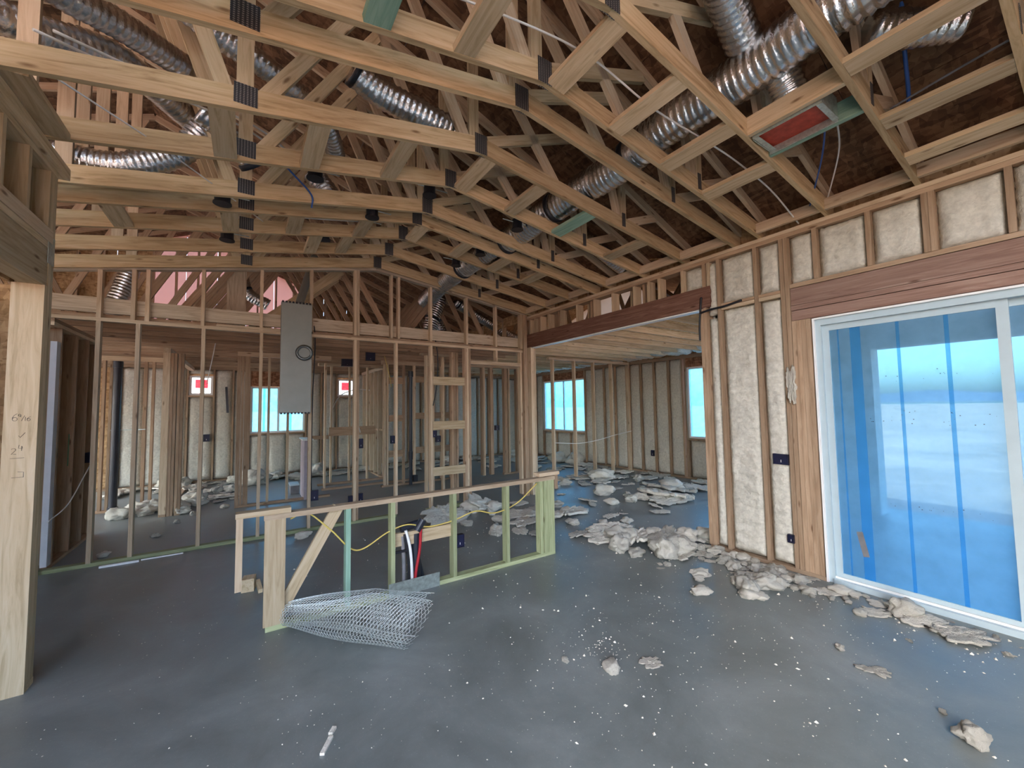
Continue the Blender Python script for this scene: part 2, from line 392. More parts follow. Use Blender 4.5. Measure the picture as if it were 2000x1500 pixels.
# right wall ------------------------------------------------------
wr = struct('wall_right', (XR, 1, 0), 'framed right wall with cream spray foam between the studs', 'wall')
XO = XR + 0.14
abox('sheathing', (XO, 1.75, 0), (XO + 0.012, 2.74, 3.41), 'osb_wall', wr)
abox('sheathing', (XO, -2.6, 2.84), (XO + 0.012, 1.75, 3.41), 'osb_wall', wr)
abox('sheathing', (XO, -2.6, 0), (XO + 0.012, -0.98, 2.84), 'osb_wall', wr)
abox('sheathing', (4.66, -2.6, 3.412), (4.672, 2.6, 3.66), 'osb_wall', wr)
abox('top_plate', (XR, -2.6, 3.33), (XO, 6.33, 3.37), 'stud_brown', wr)
abox('top_plate', (XR, -2.6, 3.372), (XO, 6.33, 3.41), 'stud', wr)
def rstud(y0, z0, z1, w=0.038, mat='stud_brown'): return abox('stud', (XR, y0, z0), (XO, y0 + w, z1), mat, wr)
abox('bottom_plate', (XR, 1.60, 0), (XO, 2.72, 0.038), 'stud_brown', wr)
ys_low = [(2.655, 2.693), (2.48, 2.518), (2.075, 2.113), (1.78, 1.818)]
for a, b in ys_low: rstud(a, 0.04, 3.33)
rstud(1.822, 0.04, 3.33)
rstud(2.697, 0.04, 2.79)
for k in range(4): rstud(1.737 - k * 0.040, 0.04, 2.47, 0.0385, 'stud_brown')
for y in (1.53, 1.13, 0.735, 0.775, 0.345, -0.05, -0.45, -0.85): rstud(y, 2.845, 3.33)
for y in (-0.93, -0.97, -1.4, -1.8, -2.2, -2.58): rstud(y, 0.04, 2.84 if y > -1 else 3.33)
# header over the door: stacked plies
for z0, z1, m, p in ((2.802, 2.842, 'stud_brown', 0.0), (2.625, 2.797, 'header_wood', 0.008), (2.575, 2.620, 'header_wood', 0.0), (2.475, 2.570, 'header_wood', 0.010)):
    abox('header', (XR + p, -0.93, z0), (XO, 1.776, z1), m, wr)
for y0, y1 in ((2.116, 2.477), (1.862, 2.072)):
    abox('blocking', (XR, y0, 2.735), (XO, y1, 2.773), 'stud', wr); abox('blocking', (XR, y0, 2.776), (XO, y1, 2.806), 'stud_brown', wr)
bays = [(2.52, 2.653, 0.05, 2.66), (2.52, 2.653, 2.70, 3.32), (2.116, 2.477, 0.05, 2.733), (2.116, 2.477, 2.81, 3.325), (1.862, 2.072, 0.05, 2.733), (1.862, 2.072, 2.81, 3.325),
        (1.57, 1.775, 2.85, 3.325), (1.17, 1.525, 2.85, 3.325), (0.815, 1.127, 2.85, 3.325), (0.385, 0.733, 2.85, 3.325), (-0.01, 0.343, 2.85, 3.325), (-0.41, -0.05, 2.85, 3.325)]
for i, (y0, y1, z0, z1) in enumerate(bays):
    grid_foam('foam_fill', (XR, y1, z0), (0, -1, 0), (0, 0, 1), (-1, 0, 0), y1 - y0, z1 - z0, wr, 'foam', 0.022, 0.016, 0.004 if y1 < 2.1 and z1 < 3 else -0.012, i + 1)
for (y, z) in ((1.992, 3.20),): pass
# beam over the wide opening and the cripples above it
abox('beam', (XR - 0.005, 2.60, 2.80), (XR + 0.085, 6.33, 3.05), 'redwood', wr)
abox('beam_trim', (XR + 0.02, 2.70, 2.783), (XR + 0.12, 6.33, 2.798), 'vinyl_white', wr)
for y in (6.20, 6.04, 5.85, 5.63, 5.28, 4.87, 4.47, 4.09, 3.69, 3.45, 3.28, 2.94, 2.60):
    abox('cripple', (XR + 0.005, y, 3.052), (XR + 0.135, y + 0.038, 3.33), 'stud', wr)
    if y in (5.85, 5.28, 4.47, 3.45): abox('cripple', (XR + 0.05, y + 0.11, 3.052), (XR + 0.135, y + 0.148, 3.33), 'stud_brown', wr)
grid_foam('foam_fill', (XR, 2.935, 3.055), (0, -1, 0), (0, 0, 1), (-1, 0, 0), 0.29, 0.27, wr, 'foam', 0.022, 0.014, -0.02, 60)
# posts that carry the beam's far end
for x0, x1, m in ((4.365, 4.40, 'stud_brown'), (4.403, 4.44, 'stud_brown'), (4.525, 4.60, 'stud'), (4.603, 4.64, 'stud')):
    abox('post', (x0, 6.20, 0), (x1, 6.33, 2.80 if x0 > 4.5 else 3.41), m, wr)

# sliding door ----------------------------------------------------
dr = struct('door_1', (XR + 0.05, 0.4, 0), 'tall vinyl sliding patio door under blue protective film', 'door')
abox('frame_stile', (XR + 0.02, 1.545, 0), (XR + 0.13, 1.60, 2.45), 'vinyl', dr)
abox('frame_fin', (XR - 0.004, 1.588, 0), (XR + 0.02, 1.604, 2.462), 'vinyl_white', dr)
abox('frame_fin', (XR - 0.004, -0.82, 2.448), (XR + 0.02, 1.588, 2.464), 'vinyl_white', dr)
abox('frame_stile', (XR + 0.02, -0.86, 0), (XR + 0.13, -0.80, 2.45), 'vinyl', dr)
abox('frame_head', (XR + 0.02, -0.80, 2.39), (XR + 0.13, 1.545, 2.448), 'vinyl', dr)
abox('frame_sill', (XR - 0.01, -0.80, 0), (XR + 0.13, 1.545, 0.045), 'vinyl', dr)
abox('track', (XR + 0.03, -0.80, 0.045), (XR + 0.045, 1.545, 0.062), 'vinyl_white', dr)
for nm, xa, y0, y1 in (('door_panel', 0.055, 0.42, 1.545), ('door_panel', 0.095, -0.80, 0.48)):
    s = abox(nm, (XR + xa, y1 - 0.05, 0.045), (XR + xa + 0.035, y1, 2.39), 'vinyl', dr)
    abox('stile', (XR + xa, y0, 0.045), (XR + xa + 0.035, y0 + 0.06, 2.39), 'vinyl', s)
    abox('rail', (XR + xa, y0 + 0.06, 0.045), (XR + xa + 0.035, y1 - 0.05, 0.095), 'vinyl', s)
    abox('rail', (XR + xa, y0 + 0.06, 2.335), (XR + xa + 0.035, y1 - 0.05, 2.39), 'vinyl', s)
    abox('pane', (XR + xa + 0.013, y0 + 0.055, 0.09), (XR + xa + 0.021, y1 - 0.045, 2.34), 'door_glass', s)
for y, w in ((1.305, 0.075), (1.02, 0.022), (0.735, 0.026), (1.43, 0.012)):
    o = abox('film_seam', (XR + 0.0655, y - w / 2, 0.095), (XR + 0.0668, y + w / 2, 2.335), 'film_seam', dr)
o = board('tape_strip', (XR + 0.064, 1.36, 0.50), (XR + 0.064, 1.32, 0.29), 0.045, 0.001, (0, 1, 0), 'pipe_grey', dr)
random.seed(3)
for k in range(46):
    band = random.choice((1.48, 1.55, 0.79, 1.86))
    y, z, s = random.uniform(0.5, 1.25), band + random.gauss(0, 0.015), random.uniform(0.003, 0.008)
    abox('mud_speck', (XR + 0.0645, y, z), (XR + 0.0655, y + s, z + s * 0.8), 'black_plastic', dr)

# left wall -------------------------------------------------------
XL = -1.08
wl = struct('wall_left', (XL, 3, 0), 'bare framed left wall with tall opening and header', 'wall')
for k, (y0, y1) in enumerate(((3.685, 3.723), (3.725, 3.763), (3.765, 3.803))):
    abox('stud', (XL - 0.14, y0, 0.0 if k == 0 else 0.04), (XL, y1, 2.47 if k < 1 else 3.33), 'lumber', wl)
abox('bottom_plate', (XL - 0.14, 3.723, 0), (XL, 3.81, 0.038), 'lumber', wl)
abox('header', (XL - 0.11, 0.6, 2.47), (XL - 0.003, 3.722, 2.71), 'lumber', wl)
abox('header', (XL - 0.14, 0.6, 2.715), (XL, 3.76, 2.753), 'lumber', wl)
abox('header', (XL - 0.14, 0.6, 2.756), (XL + 0.004, 3.762, 2.842), 'stud', wl)
abox('top_plate', (XL - 0.14, 0.6, 3.215), (XL, 3.81, 3.253), 'lumber', wl)
abox('top_plate', (XL - 0.14, 0.6, 3.256), (XL + 0.03, 3.90, 3.334), 'lumber', wl)
for y in (3.69, 3.39, 3.09, 2.79, 2.49, 2.09, 1.69, 1.29, 0.89): abox('cripple', (XL - 0.14, y, 2.845), (XL, y + 0.038, 3.213), 'lumber', wl)
abox('sheathing', (XL - 0.155, 0.6, 2.47), (XL - 0.142, 3.81, 3.33), 'osb_wall', wl)
for k in range(2): abox('trimmer', (XL - 0.14, 0.62 + k * 0.04, 0), (XL, 0.658 + k * 0.04, 2.468), 'lumber', wl)
abox('strap', (XL + 0.0005, 3.70, 2.62), (XL + 0.003, 3.80, 2.80), 'galvanised', wl)
o = abox('ledger_board', (XL - 0.02, 2.93, 3.352), (XL + 0.13, 3.50, 3.39), 'lumber', wl)
# handwriting on the wide face of the post
def scribble(pts, z0, x0, s, par, nm='pencil_mark'):
    path = [V(x0 + a * s, 3.6845, z0 + b * s) for a, b in pts]
    v, f = tube_geo(path, 0.0013, 4); mesh_obj(nm, v, f, 'pencil', par)
def arc(cx, cy, rx, ry, a0, a1, n=10): return [(cx + rx * math.cos(math.radians(a0 + (a1 - a0) * i / n)), cy + ry * math.sin(math.radians(a0 + (a1 - a0) * i / n))) for i in range(n + 1)]
xw = -1.185
scribble([(0.9, 2.0), (0.4, 1.6), (0.05, 0.9)] + arc(0.5, 0.5, 0.45, 0.5, 160, 520, 16), 1.62, xw, 0.022, wl)       # 6
scribble(arc(0.4, 1.0, 0.35, 0.4, 0, 360, 14) + [(0.75, 1.0), (0.7, 0.2)], 1.64, xw + 0.024, 0.015, wl)             # 9
scribble([(0, 0), (0.7, 1.8)], 1.62, xw + 0.038, 0.018, wl)                                                     # /
scribble([(0, 0), (0.05, 1.4)], 1.62, xw + 0.053, 0.017, wl)                                                    # 1
scribble([(0.9, 1.5), (0.4, 1.2), (0.05, 0.7)] + arc(0.45, 0.4, 0.4, 0.4, 160, 520, 14), 1.62, xw + 0.06, 0.017, wl) # 6
scribble([(0, 0.5), (0.3, 0), (1.2, 1.3)], 1.52, xw + 0.03, 0.022, wl)                                          # tick
scribble(arc(0.4, 1.2, 0.4, 0.4, 160, -20, 8) + [(0, 0), (0.9, 0)], 1.42, xw + 0.004, 0.022, wl)                  # 2
scribble([(0.1, 1.6), (0, 0.7), (0.8, 0.7), (0.6, 1.3), (0.6, 0)], 1.44, xw + 0.032, 0.022, wl)                     # 4
scribble([(0, 0), (2.6, 0.1)], 1.395, xw, 0.022, wl)
scribble([(2.0, 0), (2.0, 1.3), (1.0, 1.4)], 1.28, xw + 0.01, 0.024, wl); scribble([(0, 0), (2.0, 0.05)], 1.28, xw + 0.01, 0.024, wl)

# gable wall ------------------------------------------------------
wg = struct('wall_middle', (1.5, YG, 0), 'open stud gable wall with sloping top plates', 'wall')
Y0, Y1 = YG, YG + 0.089
abox('bottom_plate', (-1.83, Y0, 0), (1.95, Y1, 0.038), 'treated', wg); abox('bottom_plate', (2.45, Y0, 0), (3.21, Y1, 0.038), 'treated', wg)
abox('mid_plate', (-1.83, Y0, 2.69), (0.70, Y1, 2.73), 'stud', wg); abox('mid_plate', (0.703, Y0, 2.69), (4.36, Y1, 2.73), 'stud', wg)
abox('plate_lap', (-0.35, Y0 - 0.002, 2.732), (0.35, Y1, 2.762), 'stud', wg); abox('plate_lap', (0.75, Y0 + 0.02, 2.732), (4.36, Y1, 2.762), 'stud_brown', wg)
RZ = lambda X: 3.80 - (0.139 * (X - 1.63) if X > 1.63 else 0.173 * (1.63 - X))     # underside of rake plate
for xa, xb in ((-1.83, 1.628), (1.632, 4.43)):
    for nm, dz, t, yb, m in (('rake_plate', 0.019, 0.038, Y1, 'grey_wood'), ('rake_board', 0.095, 0.11, Y0 + 0.038, 'grey_wood')):
        board(nm, (xa, (Y0 + yb) / 2, RZ(xa) + dz), (xb, (Y0 + yb) / 2, RZ(xb) + dz), t, yb - Y0, (0, 0, 1), m, wg)
for x in (-1.43, -1.10, -0.495, 0.118, 0.712, 1.31, 1.925, 2.505, 3.17, 4.30):
    abox('stud', (x, Y0, 0.038), (x + 0.038, Y1, 2.69), 'stud', wg)
for x in (1.351, 3.13, 3.211): abox('stud', (x, Y0 + (0.03 if x < 2 else 0), 0.038), (x + 0.038, Y1 + (0.03 if x < 2 else 0), 2.69), 'stud_brown', wg)
for x in (-1.432, -1.15, -1.027, -0.508, 0.112, 0.712, 1.305, 1.346, 1.848, 1.962, 2.503, 3.167, 3.765, 4.315, 4.357):
    abox('cripple', (x, Y0, 2.762 if x > 0.7 else 2.73), (x + 0.038, Y1, RZ(x + 0.02)), 'stud', wg)
abox('cripple', (3.765, Y0, 2.49), (3.803, Y1, 2.69), 'stud', wg)
abox('header', (3.25, Y0, 2.42), (4.30, Y1, 2.485), 'stud', wg)
for z in (2.04, 1.30, 0.55): abox('blocking', (2.546, Y0, z), (3.128, Y0 + 0.038, z + 0.14), 'lumber', wg)
abox('rim_board', (-1.83, Y1 + 0.002, 2.80), (4.43, Y1 + 0.04, 2.975), 'grey_wood', wg)

# back walls ------------------------------------------------------
wb = struct('wall_back', (3, 12, 0), 'far exterior wall with foam filled stud bays and small windows', 'wall')
abox('sheathing', (-2.35, 12.14, 0), (-1.15, 12.152, 3.02), 'osb_wall', wb); abox('sheathing', (-6.9, 12.14, 2.45), (-2.35, 12.152, 3.02), 'osb_wall', wb); abox('sheathing', (-3.4, 12.14, 0), (-2.35, 12.152, 2.45), 'osb_wall', wb); abox('sheathing', (-6.9, 12.14, 0), (-6.2, 12.152, 2.45), 'osb_wall', wb)  # gap at far left: unseen opening added to brighten the back rooms
for x0, x1, z0, z1 in ((-1.15, -0.71, 0, 2.05), (-1.15, -0.71, 2.51, 3.02), (-0.71, 0.06, 0, 3.02), (0.06, 1.28, 0, 1.09), (0.06, 1.28, 2.27, 3.02), (1.28, 2.09, 0, 3.02), (2.09, 2.53, 0, 2.03), (2.09, 2.53, 2.51, 3.02), (2.53, 8.39, 0, 3.02)):
    abox('sheathing', (x0, 12.14, z0), (x1, 12.152, z1), 'osb_wall', wb)
abox('top_plate', (-6.9, 12, 2.66), (8.39, 12.14, 2.735), 'stud_brown', wb); abox('bottom_plate', (-6.9, 12, 0), (8.25, 12.14, 0.038), 'stud_brown', wb)
abox('header', (0.02, 12.01, 2.29), (1.32, 12.14, 2.66), 'osb_header', wb)
xs = [-2.35, -1.95, -1.55, -1.20, -0.70, -0.32, 0.02, 1.285, 1.66, 2.05, 2.54, 2.92, 3.30, 3.70, 4.10, 4.50, 4.90, 5.30, 5.70, 6.10, 6.50, 6.90, 7.30, 7.70, 8.05]
for x in xs: abox('stud', (x, 12, 0.04), (x + 0.038, 12.14, 2.66), 'stud_brown', wb)
wins = {(-1.20, -0.70): (2.05, 2.51), (0.02, 1.285): (1.09, 2.29), (2.05, 2.54): (2.03, 2.51)}
k = 100
for a, b in zip(xs, xs[1:]):
    k += 1; lo = a + 0.04; w = b - lo - 0.002
    hs = [(0.045, 2.655)]
    if (a, b) in wins: hs = [(0.045, wins[(a, b)][0] - 0.05)] + ([(wins[(a, b)][1] + 0.05, 2.655)] if a != 0.02 else [])
    for z0, z1 in hs:
        if a == 0.02:
            for q in range(3): grid_foam('foam_fill', (lo + q * w / 3, 12, z0), (1, 0, 0), (0, 0, 1), (0, -1, 0), w / 3 - 0.03, z1 - z0, wb, 'foam', 0.06, 0.024, -0.02, k + q * 9)
        else: grid_foam('foam_fill', (lo, 12, z0), (1, 0, 0), (0, 0, 1), (0, -1, 0), w, z1 - z0, wb, 'foam', 0.06, 0.024, -0.02, k)
    if (a, b) in wins: abox('sill', (lo, 12, wins[(a, b)][0] - 0.045), (b, 12.14, wins[(a, b)][0] - 0.004), 'stud_brown', wb)
def window(n, axis, c0, c1, z0, z1, face, label, mull=True, film='window_film', sticker=False):
    w = struct('window_%d' % n, (c0, face, z0) if axis == 'x' else (face, c0, z0), label, 'window')
    def bx(nm, a0, a1, b0, b1, d0, d1, m):
        return abox(nm, (a0, face + d0, b0), (a1, face + d1, b1), m, w) if axis == 'x' else abox(nm, (face + d0, a0, b0), (face + d1, a1, b1), m, w)
    t = 0.045
    bx('frame', c0, c0 + t, z0, z1, 0.05, 0.12, 'vinyl_white'); bx('frame', c1 - t, c1, z0, z1, 0.05, 0.12, 'vinyl_white')
    bx('frame', c0 + t, c1 - t, z1 - t, z1, 0.05, 0.12, 'vinyl_white'); bx('frame', c0 + t, c1 - t, z0, z0 + t, 0.05, 0.12, 'vinyl_white')
    mid = (c0 + c1) / 2
    if mull:
        bx('mullion', mid - 0.025, mid + 0.025, z0 + t, z1 - t, 0.06, 0.11, 'vinyl_white')
        bx('pane', c0 + t, mid - 0.025, z0 + t, z1 - t, 0.08, 0.086, film); bx('pane', mid + 0.025, c1 - t, z0 + t, z1 - t, 0.095, 0.101, film)
        for q in (0.22, 0.71): bx('film_seam', c0 + (c1 - c0) * q, c0 + (c1 - c0) * q + 0.05, z0 + t, z1 - t, 0.0775, 0.0785, 'film_seam')
    else:
        bx('pane', c0 + t, c1 - t, z0 + t, z1 - t, 0.08, 0.086, film)
    if sticker:
        bx('sticker', c0 + 0.11, c1 - 0.10, z0 + 0.17, z1 - 0.09, 0.076, 0.079, 'sticker_film')
        for q in range(3): bx('sticker_print', c0 + 0.14, c1 - 0.13 - q * 0.03, z0 + 0.22 + q * 0.045, z0 + 0.228 + q * 0.045, 0.0745, 0.0758, 'white_sticker')
    return w
wf = struct('wall_light_block', (3.2, -2.6, 0), 'unseen strand-board wall added at the front to dim the right wall', 'wall')
abox('sheathing', (0.5, -2.74, 0), (4.66, -2.60, 4.7), 'osb_wall', wf)  # unseen wall, put in to cut the light reaching the right wall
window(1, 'x', -1.155, -0.705, 2.05, 2.51, 12.0, 'small square window with a red sticker beside the foam crack', False, 'clear_glass', True)
window(2, 'x', 0.06, 1.28, 1.09, 2.27, 12.0, 'wide slider window filmed cyan behind the hanging metal chase')
window(3, 'x', 2.09, 2.535, 2.03, 2.51, 12.0, 'small square window with a red sticker above the arched cable', False, 'clear_glass', True)

we = struct('wall_side', (8.25, 7, 0), 'side room exterior wall with foam bays and two film covered windows', 'wall')
ys = [2.75, 4.0, 4.35, 5.40, 5.48, 5.85, 6.25, 6.65, 7.02, 7.10, 7.50, 7.90, 8.30, 8.66, 10.66, 11.05, 11.50, 11.96]
for y in ys: abox('stud', (8.25, y, 0.04), (8.39, y + 0.038, 2.70), 'stud_brown', we)
ew = {(4.35, 5.40): (0.90, 2.49), (8.66, 10.66): (0.88, 2.48), (2.75, 4.0): (0.5, 2.49)}
k = 200
for a, b in zip(ys, ys[1:]):
    k += 1; lo = a + 0.04; w = b - lo - 0.002
    if w < 0.06: continue
    if (a, b) in ew:
        z0, z1 = ew[(a, b)]; n = 3 if b > 9 else 2
        for q in range(n): grid_foam('foam_fill', (8.25, lo + (q + 1) * w / n - 0.03, 0.045), (0, -1, 0), (0, 0, 1), (-1, 0, 0), w / n - 0.035, z0 - 0.10, we, 'foam', 0.06, 0.02, -0.02, k + q * 7)
        for q in range(1, n): abox('cripple', (8.25, lo + q * w / n - 0.028, 0.04), (8.39, lo + q * w / n + 0.008, z0 - 0.045), 'stud_brown', we)
        abox('sill', (8.25, lo, z0 - 0.045), (8.39, b, z0 - 0.004), 'stud_brown', we); abox('header', (8.26, lo, z1 + 0.01), (8.39, b, 2.70), 'osb_header', we)
        abox('sheathing', (8.39, a, 0), (8.402, b, z0), 'osb_wall', we); abox('sheathing', (8.39, a, z1), (8.402, b, 2.9), 'osb_wall', we)
    else:
        grid_foam('foam_fill', (8.25, b - 0.002, 0.045), (0, -1, 0), (0, 0, 1), (-1, 0, 0), w, 2.65, we, 'foam', 0.05, 0.02, -0.018, k)
        abox('sheathing', (8.39, a, 0), (8.402, b, 2.9), 'osb_wall', we)
abox('top_plate', (8.25, 2.6, 2.70), (8.39, 12.14, 2.775), 'stud_brown', we); abox('bottom_plate', (8.25, 2.75, 0), (8.39, 12.0, 0.038), 'stud_brown', we)
window(4, 'y', 8.70, 10.66, 0.88, 2.48, 8.25, 'wide film covered window behind the side room studs')
window(5, 'y', 4.39, 5.40, 0.90, 2.49, 8.25, 'tall film covered window next to the foam wall end', False)
# near side-room wall towards the patio (stucco outside, big window added to let in light)
wp = struct('wall_patio', (6.4, 2.65, 0), 'pale stucco wall at the side of the covered patio', 'wall')
for x0, x1, z0, z1 in ((XO, 4.9, 0, 3.4), (4.9, 8.0, 0, 0.15), (4.9, 8.0, 2.6, 3.4), (8.0, 8.39, 0, 3.4)):
    abox('sheathing', (x0, 2.56, z0 - 0.3 if z0 == 0 else z0), (x1, 2.70, z1), 'stucco', wp)
window(6, 'x', 4.9, 8.0, 0.15, 2.6, 2.56, 'wide clear window added in the patio side wall to brighten the side room', True, 'clear_glass')
window(11, 'y', 2.79, 4.0, 0.5, 2.49, 8.25, 'unseen clear window added at the near end to brighten the side room', False, 'clear_glass')  # hidden window, added only for more daylight in the side room
# patio roof, beam and column
pr = struct('ceiling_patio', (6.3, 0, 2.7), 'pale boarded soffit over the patio', 'ceiling'); abox('soffit', (XO + 0.012, -4.5, 2.72), (8.15, 2.55, 2.75), 'stucco', pr)
pb = empty('patio_beam', (8.0, 0, 2.45), 'pale beam spanning the front of the covered patio', 'beam'); abox('beam_body', (7.85, -4.5, 2.45), (8.10, 2.56, 2.72), 'stucco', pb); abox('fascia', (8.10, -4.6, 2.50), (8.15, 2.56, 2.80), 'stucco', pb)
pc = empty('patio_column', (7.98, 2.3, -0.05), 'square stucco column at the patio corner', 'column'); abox('shaft', (7.82, 2.05, 0.0), (8.12, 2.555, 2.45), 'stucco', pc); abox('base', (7.78, 2.02, -0.3), (8.16, 2.555, 0.0), 'stucco', pc)
# mountains far off
def ridge(nm, dist, amp, y0, y1, base, label, seed, dep):
    n = 80; vs_, fs_ = [], []
    for i in range(n + 1):
        y = y0 + (y1 - y0) * i / n
        h = amp * (0.55 + 0.7 * noise.noise(Vector((y * 0.004 + seed, seed, 0))) + 0.25 * noise.noise(Vector((y * 0.013, seed, 3))))
        vs_ += [(dist - dep, y, base), (dist, y, max(base + 2, h)), (dist + dep, y, base)]
    for i in range(n):
        a = i * 3
        fs_ += [(a, a + 3, a + 4, a + 1), (a + 1, a + 4, a + 5, a + 2), (a, a + 2, a + 5, a + 3)]
    o = mesh_obj(nm, vs_, fs_, 'mountain'); return tag(o, label, 'mountain', None, 'structure')
ridge('mountains', 1150, 26, -800, 800, -1, 'low blue mountain ridge on the horizon', 2.3, 120)

# other framing: hall, closet, bath, kitchen core --------------------
wh = struct('wall_hall', (-1.8, 7, 0), 'brown stud wall along the left side of the hall', 'wall')
abox('sheathing', (-1.90, 6.24, 0), (-1.888, 7.86, 2.69), 'osb_wall', wh)
for y in (6.47, 6.96, 7.37, 7.80): abox('stud', (-1.885, y, 0.04), (-1.745, y + 0.038, 2.61), 'stud_brown', wh)
abox('top_plate', (-1.885, 6.24, 2.61), (-1.745, 7.86, 2.648), 'stud', wh); abox('top_plate', (-1.885, 6.24, 2.65), (-1.745, 7.86, 2.688), 'stud_brown', wh)
abox('bottom_plate', (-1.885, 6.24, 0), (-1.745, 7.86, 0.038), 'stud_brown', wh)
abox('drywall_strip', (-1.80, 6.36, 0.04), (-1.75, 6.465, 2.45), 'drywall', wh)
abox('paint_mark', (-1.745, 6.80, 1.05), (-1.743, 6.83, 1.42), 'green_paint', wh)
wc = struct('wall_closet', (-1.1, 9, 0), 'stud partition around the closet opening', 'wall')
for y in (8.46, 8.90, 9.30, 9.7): abox('stud', (-1.15, y, 0.04), (-1.06, y + 0.038, 2.62), 'stud', wc)
for x in (-1.055, -1.012): abox('stud', (x, 8.47, 0.0), (x + 0.038, 8.56, 2.62), 'stud_brown', wc)
for x in (-0.96, -0.92): abox('stud', (x, 8.47, 0), (x + 0.036, 8.56, 2.62), 'stud_brown', wc)
abox('top_plate', (-1.15, 8.46, 2.62), (-1.06, 11.99, 2.70), 'stud', wc); abox('bottom_plate', (-1.15, 8.46, 0), (-1.06, 11.99, 0.038), 'stud_brown', wc)
wd = struct('wall_bath', (-2, 9.4, 0), 'stud wall that carries the black drain pipe', 'wall')
for x in (-3.6, -3.2, -2.8, -2.42, -2.05, -1.96, -1.52, -1.42, -1.24): abox('stud', (x, 9.40, 0.04), (x + 0.038, 9.49, 2.55), 'stud_brown', wd)
abox('top_plate', (-3.6, 9.40, 2.55), (-1.15, 9.49, 2.63), 'stud', wd); abox('bottom_plate', (-3.6, 9.40, 0), (-1.15, 9.49, 0.038), 'stud_brown', wd)
abox('nailer', (-1.92, 9.385, 1.36), (-1.48, 9.398, 1.375), 'galvanised', wd)
wk = struct('wall_kitchen', (0.5, 8.45, 0), 'thin stud partition behind the gable wall', 'wall')
for x, w in ((-0.16, 0.06), (-0.095, 0.038), (-0.05, 0.075)): abox('stud', (x, 8.45, 0.04), (x + w, 8.54, 2.62), 'stud_brown', wk)
for x in (0.30, 0.605, 0.975): abox('stud', (x, 8.45, 0.04), (x + 0.038, 8.54, 2.62), 'stud', wk)
abox('bottom_plate', (-0.16, 8.45, 0), (1.35, 8.54, 0.038), 'stud_brown', wk); abox('top_plate', (-0.16, 8.45, 2.62), (1.35, 8.54, 2.70), 'stud', wk)
wv_ = struct('wall_vanity', (1.6, 9.5, 0), 'stud wall with wide vanity backing boards', 'wall')
for x, y in ((1.34, 9.15), (1.56, 9.8), (1.95, 9.8), (2.35, 9.8)): abox('stud', (x, y, 0.04), (x + 0.038, y + 0.089, 2.64), 'stud', wv_)
abox('backing', (1.50, 9.60, 1.08), (2.50, 9.638, 1.27), 'stud_brown', wv_); abox('backing', (1.0, 9.62, 1.02), (1.50, 9.658, 1.10), 'stud_brown', wv_)
abox('bottom_plate', (1.3, 9.72, 0), (2.75, 9.81, 0.038), 'stud_brown', wv_); abox('bottom_plate', (1.3, 9.12, 0), (3.3, 9.21, 0.038), 'stud_brown', wv_); abox('top_plate', (1.3, 9.72, 2.64), (2.75, 9.9, 2.70), 'stud', wv_)
wq = struct('wall_linen', (3.1, 10.5, 0), 'row of close studs receding towards the back wall', 'wall')
for y in (9.82, 10.22, 10.62, 11.02, 11.42, 11.8): abox('stud', (2.72, y, 0.04), (2.81, y + 0.038, 2.62), 'stud', wq)
abox('top_plate', (2.72, 9.8, 2.62), (2.81, 11.99, 2.70), 'stud', wq); abox('bottom_plate', (2.72, 9.8, 0), (2.81, 11.99, 0.038), 'stud_brown', wq)
abox('backing', (2.74, 9.86, 1.12), (2.78, 11.98, 1.17), 'stud_brown', wq)
ww = struct('wall_wet', (3, 8.7, 0), 'plumbing wall with brown cross blocking and a black vent pipe', 'wall')
for x in (2.45, 2.50, 2.86, 3.10, 3.45, 3.75, 3.98): abox('stud', (x, 8.70, 0.04), (x + 0.038, 8.79, 2.62), 'stud_brown' if x in (2.86, 3.45, 3.98) else 'stud', ww)
for z in (2.20, 1.38, 0.62):
    abox('blocking', (2.545, 8.70, z), (2.855, 8.738, z + 0.14), 'stud_brown', ww); abox('blocking', (3.14, 8.70, z + 0.04), (3.975, 8.738, z + 0.18), 'stud_brown', ww)
abox('bottom_plate', (2.4, 8.70, 0), (4.05, 8.79, 0.038), 'stud_brown', ww); abox('top_plate', (2.4, 8.70, 2.62), (4.05, 8.79, 2.70), 'stud', ww)
wt = struct('wall_pantry', (4.9, 8.45, 0), 'doubled brown studs seen through the kitchen doorway', 'wall')
for x, m in ((4.70, 'stud_brown'), (4.742, 'stud'), (4.93, 'stud_brown'), (4.972, 'stud_brown'), (5.33, 'stud_brown'), (5.372, 'stud_brown'), (5.45, 'stud'), (5.70, 'stud_brown'), (5.745, 'stud_brown')):
    abox('stud', (x, 8.45, 0.04), (x + 0.040, 8.56, 2.62), m, wt)
abox('top_plate', (4.1, 8.45, 2.62), (5.8, 8.56, 2.70), 'stud', wt); abox('bottom_plate', (5.3, 8.45, 0), (5.8, 8.54, 0.038), 'stud_brown', wt)
wx = struct('wall_core', (3, 7.2, 0), 'kitchen core studs standing behind the blocked bay', 'wall')
for x, y, m in ((2.80, 7.2, 'stud'), (2.93, 7.2, 'stud'), (3.18, 7.3, 'stud'), (3.06, 6.62, 'stud_brown'), (3.102, 6.62, 'stud_brown'), (3.15, 6.62, 'stud_brown')):
    abox('stud', (x, y, 0.0), (x + 0.038, y + 0.089, 2.66), m, wx)
abox('top_plate', (2.7, 7.2, 2.66), (3.4, 7.29, 2.70), 'stud', wx)
wn_ = struct('wall_dining', (6.7, 6.99, 0), 'thin stud partition in the side room', 'wall')
for x in (5.70, 6.345, 6.96, 7.575, 8.20): abox('stud', (x, 6.99, 0.038), (x + 0.038, 7.079, 2.70), 'stud', wn_)
